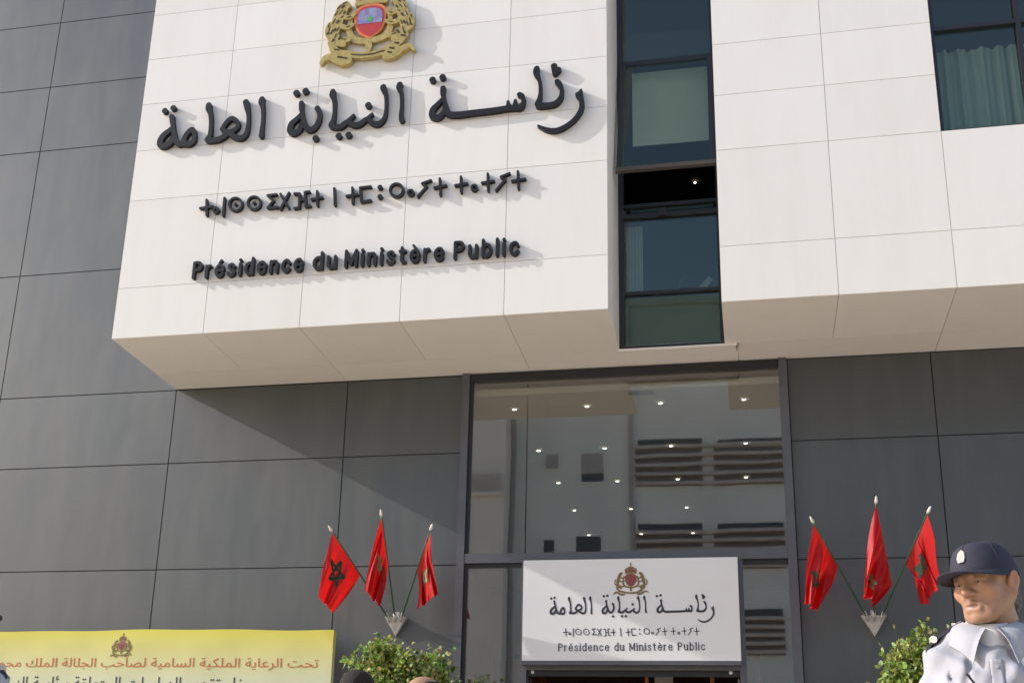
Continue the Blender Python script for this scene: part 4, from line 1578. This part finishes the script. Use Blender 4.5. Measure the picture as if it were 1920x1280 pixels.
def head_prims(Fd, T, ears=True):
    """skull centre at the origin, face towards -y"""
    E = lambda c, r_, k=0.02, op='add': Fd.ell(c, r_, k, T, op)
    Cp = lambda a, b, ra, rb=None, k=0.014, op='add': Fd.cap(a, b, ra, rb, k, T, op)
    E((0, .012, .040), (.076, .096, .073))
    E((0, -.030, -.012), (.061, .062, .078), .03)
    E((0, -.034, -.070), (.046, .052, .042), .03)
    E((0, -.076, -.098), (.022, .020, .018), .022)
    for s in (-1, 1):
        Cp((s * .057, .008, -.045), (s * .030, -.060, -.094), .022, .018, .026)
        E((s * .042, -.060, -.024), (.024, .020, .020), .024)
        Cp((s * .040, -.072, .020), (s * .014, -.084, .018), .011, .012, .016)
        E((s * .031, -.096, .003), (.017, .015, .010), .010, 'sub')
        E((s * .031, -.074, .001), (.0135, .0135, .0125), .004)
        Cp((s * .046, -.078, .0075), (s * .031, -.0885, .0085), .0055, .006, .004)
        Cp((s * .031, -.0885, .0085), (s * .017, -.086, .006), .006, .0045, .004)
        Cp((s * .044, -.079, -.0085), (s * .018, -.085, -.0085), .0045, .004, .004)
        Cp((s * .022, -.090, -.036), (s * .036, -.076, -.072), .003, .003, .012)
        Cp((s * .030, -.089, -.048), (s * .040, -.074, -.070), .003, .003, .005, 'sub')
        E((s * .0115, -.100, -.032), (.0085, .010, .0075), .006)
        E((s * .006, -.106, -.041), (.004, .006, .004), .003, 'sub')
    Cp((0, -.086, .012), (0, -.111, -.025), .0065, .0095, .010)
    E((0, -.113, -.028), (.0105, .011, .0095), .008)
    Cp((-.021, -.088, -.064), (0, -.099, -.060), .006, .008, .008)
    Cp((.021, -.088, -.064), (0, -.099, -.060), .006, .008, .008)
    Cp((-.017, -.089, -.077), (.017, -.089, -.077), .0085, .0085, .008)
    Cp((-.024, -.093, -.0665), (0, -.101, -.0695), .0026, .0042, .003, 'sub')
    Cp((.024, -.093, -.0665), (0, -.101, -.0695), .0026, .0042, .003, 'sub')
    Cp((0, .020, -.065), (0, .034, -.20), .051, .055, .03)
    if ears:
        for s in (-1, 1):
            Fd.ell((s * .080, .012, -.008), (.009, .020, .033), .006, T, 'add', roty(s * .25) @ rotz(-s * .35))
            E((s * .088, .008, -.006), (.007, .010, .017), .005, 'sub')
            E((s * .078, .010, -.038), (.008, .010, .011), .006)


SKIN = np.array((0.41, 0.235, 0.15))


def skin_col(T, tone=1.0, stubble=0.0, hairline=None):
    Ri = T[0].T

    def fn(p):
        q = (p - T[1]) @ Ri.T
        c = np.tile(SKIN * tone, (len(p), 1))
        n = np.sin(q[:, 0] * 90) * np.sin(q[:, 1] * 70 + 1) * np.sin(q[:, 2] * 80 + 2)
        c *= (1 + 0.05 * n)[:, None]

        def mixc(m, col, a):
            m = np.clip(m, 0, 1)[:, None] * a
            c[:] = c * (1 - m) + np.array(col) * m
        g_ = lambda x, y, z, sx, sy, sz: np.exp(-((q[:, 0] - x) / sx) ** 2 - ((q[:, 1] - y) / sy) ** 2 - ((q[:, 2] - z) / sz) ** 2)
        mixc(g_(0, -.095, -.070, .022, .03, .011), (0.36, 0.13, 0.10), .8)        # lips
        mixc(g_(.045, -.07, -.03, .022, .03, .02) + g_(-.045, -.07, -.03, .022, .03, .02), (0.50, 0.21, 0.13), .5)
        mixc(g_(0, -.115, -.03, .016, .02, .014), (0.50, 0.22, 0.14), .5)
        for s in (-1, 1):
            mixc(g_(s * .029, -.085, .0255, .018, .02, .0055), (0.045, 0.035, 0.03), .95)   # brows
            mixc(g_(s * .031, -.085, -.0005, .014, .02, .0042), (0.10, 0.055, 0.04), .7)    # lash line
            mixc(g_(s * .080, .0, -.008, .012, .03, .03), (0.52, 0.22, 0.14), .5)
        mixc(g_(0, -.098, -.0692, .017, .012, .0032), (0.62, 0.58, 0.52), .8)        # teeth
        mixc(g_(0, -.10, -.052, .020, .02, .0055), (0.10, 0.06, 0.045), .75)         # moustache
        if stubble:
            m = g_(0, -.06, -.095, .06, .06, .035) + g_(0, -.10, -.052, .026, .03, .008) * 1.5
            mixc(m, (0.22, 0.15, 0.12), stubble)
        return np.clip(c, 0, 1)
    return fn


def make_person(label, root, scale, yaw, head_yaw, head_pitch, shirt, trousers, hair, h=0.0042, guard=False, bald=False, head_roll=0.0, stub=0.4, group=None):
    t = thing('person', label, 'person', root, group)
    t.rotation_euler = (0, 0, yaw)
    t.scale = (scale,) * 3
    Rh = rotz(head_yaw) @ roty(head_roll) @ rotx(head_pitch)
    Th = (Rh, np.array((0, -0.015, 1.615)))
    B = Field((-.36, -.26, 0.0), (.36, .24, 1.80), h)
    head_prims(B, Th)
    B.cap((0, .02, 1.54), (0, .02, 1.42), .055, .062, .02)
    B.ell((0, .01, 1.26), (.165, .11, .20), .03)
    B.ell((0, .0, 1.08), (.145, .10, .18), .04)
    B.ell((0, .01, .94), (.165, .12, .13), .04)
    B.cap((-.100, .02, 1.395), (.100, .02, 1.395), .046, .046, .03)
    B.cap((-.09, .03, 1.44), (.09, .03, 1.44), .045, .045, .04)
    for s in (-1, 1):
        B.cap((s * .09, 0, .90), (s * .10, -.005, .50), .085, .058, .03)
        B.cap((s * .10, 0, .50), (s * .105, .02, .09), .055, .040, .02)
        B.cap((s * .105, .03, .05), (s * .125, -.14, .035), .042, .036, .02)
        B.cap((s * .118, .02, 1.385), (s * .190, .03, 1.10), .044, .040, .02)
        B.cap((s * .192, .03, 1.10), (s * .250, -.04, .86), .042, .028, .012)
        B.ell((s * .253, -.052, .795), (.017, .040, .048), .012)
        for fi, (fy, fl) in enumerate(((-.085, .068), (-.063, .078), (-.041, .073), (-.021, .058))):
            B.cap((s * .254, fy, .76), (s * .252, fy - .004, .76 - fl * .55), .0088, .0082, .004)
            B.cap((s * .252, fy - .004, .76 - fl * .55), (s * .240, fy - .006, .76 - fl), .0082, .0072, .004)
        B.cap((s * .250, -.088, .815), (s * .243, -.108, .775), .0105, .0095, .006)
        B.cap((s * .243, -.108, .775), (s * .238, -.110, .75), .0095, .0085, .004)
    mesh_obj('body', *B.mesh(), M['skin'], t, (0, 0, 0), skin_col(Th, 1.0, stub))
    hc = lambda v: Vector(Rh @ np.array(v) + Th[1])
    # eyes
    for s in (-1, 1):
        q = MB()
        c = np.array((s * .031, -.0752, .0000))
        for rad, mi, y in ((.0128, 0, 0), (.0062, 1, -.0076)):
            o = len(q.v)
            n, m_ = 14, 8
            vs = []
            for i in range(m_ + 1):
                th = math.pi * i / m_
                for k_ in range(n):
                    a = 2 * math.pi * k_ / n
                    vs.append(hc(c + np.array((rad * math.sin(th) * math.cos(a), y - rad * math.cos(th), rad * math.sin(th) * math.sin(a)))))
            q.add(vs, [(i * n + k_, i * n + (k_ + 1) % n, (i + 1) * n + (k_ + 1) % n, (i + 1) * n + k_) for i in range(m_) for k_ in range(n)], mi)
        e = q.build('eye', [M['eye'], M['iris']], None, smooth=True)
        e.parent = t
    # hair
    Hf = Field((-.16, -.20, 1.44), (.16, .20, 1.80), h)
    Hf.ell((0, .014, .041), (.081, .100, .078), .01, Th)
    Hf.cap((0, .06, .02), (0, .085, -.05), .055, .045, .02, Th)
    # keep only the hair-bearing part: cut face, neck
    Hf.ell((0, -.13, -.03), (.12, .105 if not bald else .13, .115 if not bald else .20), .008, Th, 'sub')
    Hf.ell((0, -.02, -.13), (.12, .12, .09), .008, Th, 'sub')
    if bald:
        Hf.ell((0, -.02, .13), (.074, .12, .10), .008, Th, 'sub')
    for s in (-1, 1):
        Hf.ell((s * .088, -.004, -.012), (.026, .026, .030), .004, Th, 'sub')
    if guard:
        Hf.ell((0, .0, .115), (.13, .15, .072), .004, Th, 'sub')
    pos, fc = Hf.mesh()
    pos += 0.0012 * np.sin(pos[:, :1] * 700) * np.sin(pos[:, 1:2] * 640) * np.array([[1, 1, 1]])
    mesh_obj('hair', pos, fc, hair, t, (0, 0, 0))
    # shirt
    G = Field((-.38, -.26, .80), (.38, .25, 1.56), h)
    G.ell((0, .008, 1.26), (.182, .128, .215), .03)
    G.ell((0, .0, 1.08), (.172, .128, .20), .05)
    G.ell((0, .01, .95), (.180, .138, .14), .04)
    G.cap((-.108, .02, 1.395), (.108, .02, 1.395), .062, .068, .03)
    G.cap((-.085, .03, 1.445), (.085, .03, 1.445), .048, .048, .04)
    for s in (-1, 1):
        G.cap((s * .124, .02, 1.392), (s * .190, .03, 1.10), .060, .056, .018)
        G.cap((s * .190, .03, 1.10), (s * .252, -.035, .87), .057, .042, .015)
    G.cap((0, .018, 1.62), (0, -.012, 1.455), .066, .060, .006, None, 'sub')
    if guard:
        G.cap((0, -.075, 1.50), (0, -.150, 1.405), .030, .008, .005, None, 'sub')
    G.ell((0, 0, .75), (.5, .5, .14), .01, None, 'sub')
    for s in (-1, 1):                         # armhole seams and creases running down from the shoulder
        pr = [(s * (.128 + .018 * math.cos(a)), .015 - .088 * math.sin(a), 1.375 + .086 * math.cos(a)) for a in [2 * math.pi * k_ / 18 for k_ in range(19)]]
        for a, b in zip(pr[:-1], pr[1:]):
            G.cap(a, b, .0055, .0055, .006, None, 'sub')
        for (ax_, az, bx_, bz) in ((.150, 1.35, .165, 1.24), (.118, 1.33, .095, 1.22), (.06, 1.41, .085, 1.30)):
            G.cap((s * ax_, -.085, az), (s * bx_, -.105, bz), .014, .005, .016, None, 'sub')
    X_ = G.lo[0] + G.h * np.arange(G.n[0])
    Y_ = G.lo[1] + G.h * np.arange(G.n[1])
    Z_ = G.lo[2] + G.h * np.arange(G.n[2])
    PX, PY, PZ = np.meshgrid(X_, Y_, Z_, indexing='ij')
    fold = np.abs(np.sin(PX * 17 + PZ * 26 + 1.3 * np.sin(PZ * 9 + PX * 7))) ** 3 * 0.0055 + np.abs(np.sin(PX * 33 - PZ * 19 + 1.1 * np.sin(PX * 12))) ** 4 * 0.0042
    G.F -= fold.astype(np.float32)
    G.F += 0.0015
    G.F += (0.0032 * np.sin(PX * 38 + PZ * 21 + 1.5 * np.sin(PZ * 14)) + 0.0026 * np.sin(PZ * 55 - np.abs(PX) * 60 + PY * 30) + 0.0016 * np.sin(PX * 95 + PZ * 60)).astype(np.float32)
    mesh_obj('shirt', *G.mesh(), shirt, t, (0, 0, 0))
    # trousers and shoes
    K = Field((-.26, -.22, .02), (.26, .22, 1.08), max(h, .009))
    K.ell((0, .01, .96), (.168, .128, .09), .03)
    K.ell((0, .012, .88), (.172, .13, .10), .03)
    for s in (-1, 1):
        K.cap((s * .09, 0, .90), (s * .10, -.005, .50), .096, .074, .02)
        K.cap((s * .10, -.005, .50), (s * .106, .015, .08), .074, .064, .02)
    mesh_obj('trousers', *K.mesh(), trousers, t, (0, 0, 0))
    for s in (-1, 1):
        K = Field((s * .115 - .09, -.24, -.01), (s * .115 + .09, .12, .14), .008)
        K.cap((s * .106, .03, .055), (s * .122, -.16, .040), .052, .046, .015)
        K.ell((0, 0, -.2), (.6, .6, .2), .006, None, 'sub')
        mesh_obj('shoe', *K.mesh(), M['shoe'], t, (0, 0, 0))
    if not guard:
        return t
    # ---- uniform details
    def put(q, name, m, smooth=False):
        o = q.build(name, m, None, smooth=smooth)
        o.parent = t
        return o
    # undershirt ring
    q = MB()
    n = 40
    prof = [(.058, 1.512), (.061, 1.512), (.063, 1.495), (.064, 1.47), (.066, 1.43)]
    vs = []
    for r_, z in prof:
        for k_ in range(n):
            a = 2 * math.pi * k_ / n
            front = max(0, -math.sin(a))
            vs.append((r_ * math.cos(a) * 1.02, .018 + r_ * math.sin(a) * 1.0 - (.022 + .10 * (1.512 - z)) * front, z - .022 * front))
    q.add(vs, [(i * n + k_, i * n + (k_ + 1) % n, (i + 1) * n + (k_ + 1) % n, (i + 1) * n + k_) for i in range(len(prof) - 1) for k_ in range(n)])
    put(q, 'undershirt', M['tshirt'], True)
    # collar: two leaves folded over, from the nape to the points at the front
    for s in (-1, 1):
        q = MB()
        n, m_ = 20, 6
        vs = []
        for i in range(n + 1):
            u = i / n
            a = math.pi / 2 - s * u * (math.pi * 0.94)           # nape -> front
            ru = .070 + .004 * u
            up = Vector((ru * math.cos(a) * 1.05, .020 + ru * math.sin(a) - .022 * u, 1.530 - .052 * u ** 1.6))
            ro = .090 + .022 * u
            lo_ = Vector((ro * math.cos(a) * 1.08 + s * .036 * u ** 3, .020 + ro * math.sin(a) - .020 * u ** 2, 1.480 - .052 * u - .052 * u ** 5))
            for j in range(m_ + 1):
                v_ = j / m_
                p = up.lerp(lo_, v_)
                out = Vector((math.cos(a), math.sin(a), 0)) * (.012 * math.sin(math.pi * min(1, v_ * 1.15)))
                vs.append(p + out + Vector((0, 0, .010 * math.sin(math.pi * v_))))
        k1 = len(vs)
        off = [p + Vector((0, .003, -.004)) for p in vs]
        fs = [(i * (m_ + 1) + j, (i + 1) * (m_ + 1) + j, (i + 1) * (m_ + 1) + j + 1, i * (m_ + 1) + j + 1) for i in range(n) for j in range(m_)]
        q.add(vs + off, fs + [tuple(x + k1 for x in f_[::-1]) for f_ in fs]
              + [(i * (m_ + 1) + m_, (i + 1) * (m_ + 1) + m_, (i + 1) * (m_ + 1) + m_ + k1, i * (m_ + 1) + m_ + k1) for i in range(n)]
              + [(n * (m_ + 1) + j, n * (m_ + 1) + j + 1, n * (m_ + 1) + j + 1 + k1, n * (m_ + 1) + j + k1) for j in range(m_)])
        put(q, 'collar', shirt, True)
    # epaulettes
    for s in (-1, 1):
        q = MB()
        pts = [(s * .074, .015, 1.500), (s * .096, .015, 1.490), (s * .118, .015, 1.477), (s * .140, .015, 1.463), (s * .160, .015, 1.446), (s * .180, .015, 1.420)]
        vs = []
        for p in pts:
            for dy, dz in ((-.033, -.004), (-.03, .008), (.03, .008), (.033, -.004)):
                vs.append((p[0], p[1] + dy, p[2] + dz))
        n = len(pts)
        fs = [(i * 4 + j, (i + 1) * 4 + j, (i + 1) * 4 + (j + 1) % 4, i * 4 + (j + 1) % 4) for i in range(n - 1) for j in range(4)] + [(0, 1, 2, 3), tuple((n - 1) * 4 + j for j in (3, 2, 1, 0))]
        q.add(vs, fs)
        ep = put(q, 'epaulette', M['navy'])
        q = MB()
        q.tube([(s * .094, .005, 1.492), (s * .094, .005, 1.505)], .008, 12)
        q.tube([(s * .156, -.020, 1.456), (s * .156, .045, 1.456)], .011, 8)
        o = q.build('epaulette_badge', M['badge'], None)
        o.parent = ep
    # placket, buttons, chest pockets, pen -- laid on the shirt front
    def front_y(x, z):
        i = int(round((x - G.lo[0]) / G.h))
        k_ = int(round((z - G.lo[2]) / G.h))
        col = G.F[i, :, k_]
        w = np.argmax(col < 0)
        return G.lo[1] + w * G.h - G.h * (col[w] / (col[w] - col[w - 1]) if w > 0 else 0)
    def patch(x0, x1, z0, z1, th, n=8, m_=10, shape=None):
        vs = []
        for i in range(n + 1):
            for j in range(m_ + 1):
                x, z = x0 + (x1 - x0) * i / n, z0 + (z1 - z0) * j / m_
                if shape:
                    z += shape(i / n, j / m_)
                vs.append((x, front_y(x, z) - th, z))
        k1 = len(vs)
        fs = [(i * (m_ + 1) + j, (i + 1) * (m_ + 1) + j, (i + 1) * (m_ + 1) + j + 1, i * (m_ + 1) + j + 1) for i in range(n) for j in range(m_)]
        rim = [i * (m_ + 1) for i in range(n + 1)] + [n * (m_ + 1) + j for j in range(1, m_ + 1)] + [i * (m_ + 1) + m_ for i in range(n - 1, -1, -1)] + [j for j in range(m_ - 1, 0, -1)]
        bk = [(vs[i][0], vs[i][1] + th + .004, vs[i][2]) for i in rim]
        L = len(rim)
        q = MB()
        q.add(vs + bk, fs + [(rim[i], k1 + i, k1 + (i + 1) % L, rim[(i + 1) % L]) for i in range(L)])
        return q
    put(patch(-.016, .018, 1.00, 1.385, .0028, 4, 40), 'placket', shirt, True)
    put(patch(-.0185, -.0155, 1.00, 1.38, .0022, 2, 40), 'placket_seam', M['seam'], True)
    q = MB()
    for z in (1.365, 1.285, 1.205, 1.125, 1.045):
        y = front_y(.001, z)
        q.disc((.001, z), .0055, .0055, y - .008, y - .003, 12)
    put(q, 'button', M['button'])
    for s in (-1, 1):
        pk = put(patch(s * .095 - .046, s * .095 + .046, 1.165, 1.285, .0035), 'chest_pocket', shirt, True)
        q = patch(s * .095 - .048, s * .095 + .048, 1.250, 1.296, .007, 10, 5, lambda u, v: -(1 - v) * .012 * (1 - abs(2 * u - 1)))
        o = q.build('pocket_flap', shirt, None, smooth=True)
        o.parent = pk
        y = front_y(s * .095, 1.258)
        q = MB()
        q.disc((s * .095, 1.252), .005, .005, y - .011, y - .006, 12)
        o = q.build('pocket_button', M['button'], None)
        o.parent = pk
    q = MB()
    y1, y2 = front_y(-.075, 1.345), front_y(-.035, 1.275)
    q.tube([(-.078, y1 - .004, 1.345), (-.058, (y1 + y2) / 2 - .006, 1.312), (-.032, y2 - .005, 1.262)], .0035, 6)
    put(q, 'lanyard', M['dark_cloth'])
    # ---- peaked soft cap
    n, m_ = 48, 14
    vs = []
    cy = .006
    for i in range(m_ + 1):
        v_ = i / m_
        for k_ in range(n):
            a = 2 * math.pi * k_ / n
            front = max(0, -math.sin(a))
            rx, ry = .086, .107
            zt = .094 + .012 * front * (1 - v_)
            ph = v_ * math.pi / 2
            fl = math.cos(ph) ** 0.58
            x = rx * fl * math.cos(a)
            yy = cy + ry * fl * math.sin(a)
            z = .026 + .004 * front * (1 - v_) + zt * (math.sin(ph) ** 1.05) - .012 * max(0, math.sin(a)) * (1 - v_)
            vs.append(hc((x, yy, z)))
    q = MB()
    q.add(vs, [(i * n + k_, i * n + (k_ + 1) % n, (i + 1) * n + (k_ + 1) % n, (i + 1) * n + k_) for i in range(m_) for k_ in range(n)])
    cap_ = put(q, 'cap', M['navy'], True)
    q = MB()
    vs = []
    nu, nv = 28, 10
    for sgn in (0, 1):
        for i in range(nu + 1):
            a = -math.pi / 2 + (i / nu - .5) * math.pi * .92
            for j in range(nv + 1):
                v_ = j / nv
                w = math.cos((i / nu - .5) * math.pi) ** .55
                rx, ry = .087, .108
                x = rx * math.cos(a) * (1 + .06 * v_ * w)
                yy = cy + ry * math.sin(a) - .088 * v_ * w
                z = .030 - .004 * (abs(x) / .087) ** 2 - .002 * v_ * w - .016 * (x / .087) ** 2 * v_ - .003 * sgn
                vs.append(hc((x, yy, z)))
    k1 = (nu + 1) * (nv + 1)
    fs = [(i * (nv + 1) + j, i * (nv + 1) + j + 1, (i + 1) * (nv + 1) + j + 1, (i + 1) * (nv + 1) + j) for i in range(nu) for j in range(nv)]
    q.add(vs, fs + [tuple(x + k1 for x in f_[::-1]) for f_ in fs] + [(i * (nv + 1) + nv, i * (nv + 1) + nv + k1, (i + 1) * (nv + 1) + nv + k1, (i + 1) * (nv + 1) + nv) for i in range(nu)])
    o = q.build('visor', M['navy'], None, smooth=True)
    o.parent = cap_
    q = MB()
    vs = []
    for (x, z) in ((-.009, .072), (.009, .072), (.013, .085), (.010, .102), (0, .110), (-.010, .102), (-.013, .085)):
        vs.append(hc((x, cy - .1085 + max(0, z - .076) * .45, z - .012)))
    for (x, z) in ((-.009, .072), (.009, .072), (.013, .085), (.010, .102), (0, .110), (-.010, .102), (-.013, .085)):
        vs.append(hc((x, cy - .096 + max(0, z - .076) * .45, z - .012)))
    q.add(vs, [tuple(range(7))] + [(i, i + 7, (i + 1) % 7 + 7, (i + 1) % 7) for i in range(7)])
    o = q.build('cap_badge', M['badge'], None)
    o.parent = cap_
    q = MB()
    for a in (-math.pi / 2, -math.pi / 2 - 1.15, -math.pi / 2 + 1.15, math.pi / 2 - .6, math.pi / 2 + .6):
        front = max(0, -math.sin(a))
        pts = []
        for i in range(3, 15):
            v_ = i / 15
            ph = v_ * math.pi / 2
            fl = math.cos(ph) ** 0.58
            pts.append(hc((.0866 * fl * math.cos(a), cy + .1076 * fl * math.sin(a), .026 + .004 * front * (1 - v_) + (.094 + .012 * front * (1 - v_)) * (math.sin(ph) ** 1.05) - .012 * max(0, math.sin(a)) * (1 - v_))))
        q.tube(pts, .0012, 5)
    q.tube([hc((0, cy, .112)), hc((0, cy, .121))], [.009, .004], 10)
    o = q.build('cap_seam', M['navy'], None, smooth=True)
    o.parent = cap_
    # band round the cap
    q = MB()
    vs = []
    for i, (dr, z) in enumerate(((.0012, .022), (.0018, .036), (.0008, .042))):
        for k_ in range(n):
            a = 2 * math.pi * k_ / n
            front = max(0, -math.sin(a))
            vs.append(hc(((.086 + dr) * math.cos(a), cy + (.107 + dr) * math.sin(a), z + .004 * front - .012 * max(0, math.sin(a)))))
    q.add(vs, [(i * n + k_, i * n + (k_ + 1) % n, (i + 1) * n + (k_ + 1) % n, (i + 1) * n + k_) for i in range(2) for k_ in range(n)])
    o = q.build('cap_band', M['navy'], None, smooth=True)
    o.parent = cap_
    return t


D_ = math.radians
make_person('guard in light lavender grey uniform shirt and navy peaked cap, looking down to the left', (0.664, -6.2, 0.0), 0.990, D_(-6), D_(-36), D_(7), M['shirt'], M['navy'], M['grey_hair'], guard=True, head_roll=D_(-4))
make_person('guard at the left edge of the photo, only dark cap visor and shirt shoulder showing', (-2.66, -6.2, 0.0), 0.935, D_(25), D_(42), D_(4), M['shirt'], M['navy'], M['hair'], h=0.008, guard=True)
make_person('person with short dark hair standing in front of the yellow banner end', (-1.93, -4.0, 0.0), 0.947, D_(165), D_(-10), D_(0), M['dark_cloth'], M['dark_cloth'], M['hair'], h=0.008)
make_person('balding person below the left shrub, only the top of the head showing', (-1.585, -4.0, 0.0), 0.930, D_(-40), D_(-10), D_(0), M['brown_cloth'], M['dark_cloth'], M['hair'], h=0.008, bald=True)

# ------------------------------------------------------------------ apartment block across the street (seen mirrored in the glass)
YO = -34.0


def mir(u, v):
    p = at(u, v, Y=-YO)
    return p.x, p.z


opp = thing('apartment_building', 'white rendered apartment block with slatted balconies, mirrored in the entrance glass', 'building', (-3, YO, 0))
q = MB()
q.box(-26, 16, YO - 9, YO, 0, 20.1)
q.box(-26.2, 16.2, YO - 9.2, YO + 0.2, 20.1, 20.35)
x0, _ = mir(880, 900)
x1, _ = mir(958, 900)
q.box(x0 - 3.2, x1, YO, YO + 1.1, 0, 18.6, 1)
ob = q.build('wall', [M['opp'], M['opp_pink']], opp)


def owin(u0, v0, u1, v1, mt=None, sh=0.0):
    xa, za = mir(u0, v1)
    xb, zb = mir(u1, v0)
    w = MB()
    w.box(xa - .08, xb + .08, YO + 0.002, YO + 0.06, za - .08, za)
    w.box(xa - .08, xb + .08, YO + 0.002, YO + 0.06, zb, zb + .08)
    w.box(xa - .08, xa, YO + 0.002, YO + 0.055, za, zb)
    w.box(xb, xb + .08, YO + 0.002, YO + 0.055, za, zb)
    o = w.build('window', M['opp'], opp)
    w = MB()
    w.box(xa, xb, YO + 0.003, YO + 0.03, za, zb - (zb - za) * sh)
    w.build('glazing', M['opp_glass'], o)
    if sh:
        w = MB()
        w.box(xa, xb, YO + 0.003, YO + 0.05, zb - (zb - za) * sh, zb)
        w.build('shutter', M['shutter'], o)


owin(1024, 853, 1046, 880, sh=1 - .02)
owin(1090, 850, 1131, 904, sh=.72)
owin(1020, 1012, 1040, 1040)
owin(1080, 1005, 1127, 1037)
owin(1020, 1150, 1060, 1200)
for vtop in (821, 979, 1142):
    for ua, ub in ((1196, 1316), (1345, 1469)):
        owin(ua, vtop, ub, vtop + 15)
    xa, zt = mir(1192, vtop + 20)
    xb, zb = mir(1474, vtop + 80)
    w = MB()
    for k in range(5):
        z = zb + (zt - zb) * k / 4.0
        w.box(xa, xb, YO + 0.02, YO + 0.16, z - 0.06, z + 0.06)
    for xc, xd in ((xa, xa + (xb - xa) * .45), (xa + (xb - xa) * .53, xb)):
        w.box(xc, xd, YO + 0.003, YO + 0.019, zb - .1, zt + .1, 1)
    w.build('balcony_screen', [M['slat'], M['screen_back']], opp)
xa, za = mir(888, 940)
xb, zb = mir(952, 905)
w = MB()
w.box(xa - .1, xb, YO + 1.102, YO + 1.35, za - .12, za, 1)
w.box(xa - .1, xb, YO + 1.31, YO + 1.35, zb - .05, zb)
for k in range(18):
    x = xa + (xb - xa) * k / 17
    w.box(x - .014, x + .014, YO + 1.32, YO + 1.34, za, zb - .051)
w.build('balcony', [M['slat'], M['opp_pink']], opp)
w = MB()
for u_ in (963, 1184):
    xp, _ = mir(u_, 900)
    w.box(xp - .07, xp + .07, YO + 0.001, YO + 0.14, 0, 20.0)
w.build('downpipe', M['shutter'], opp)
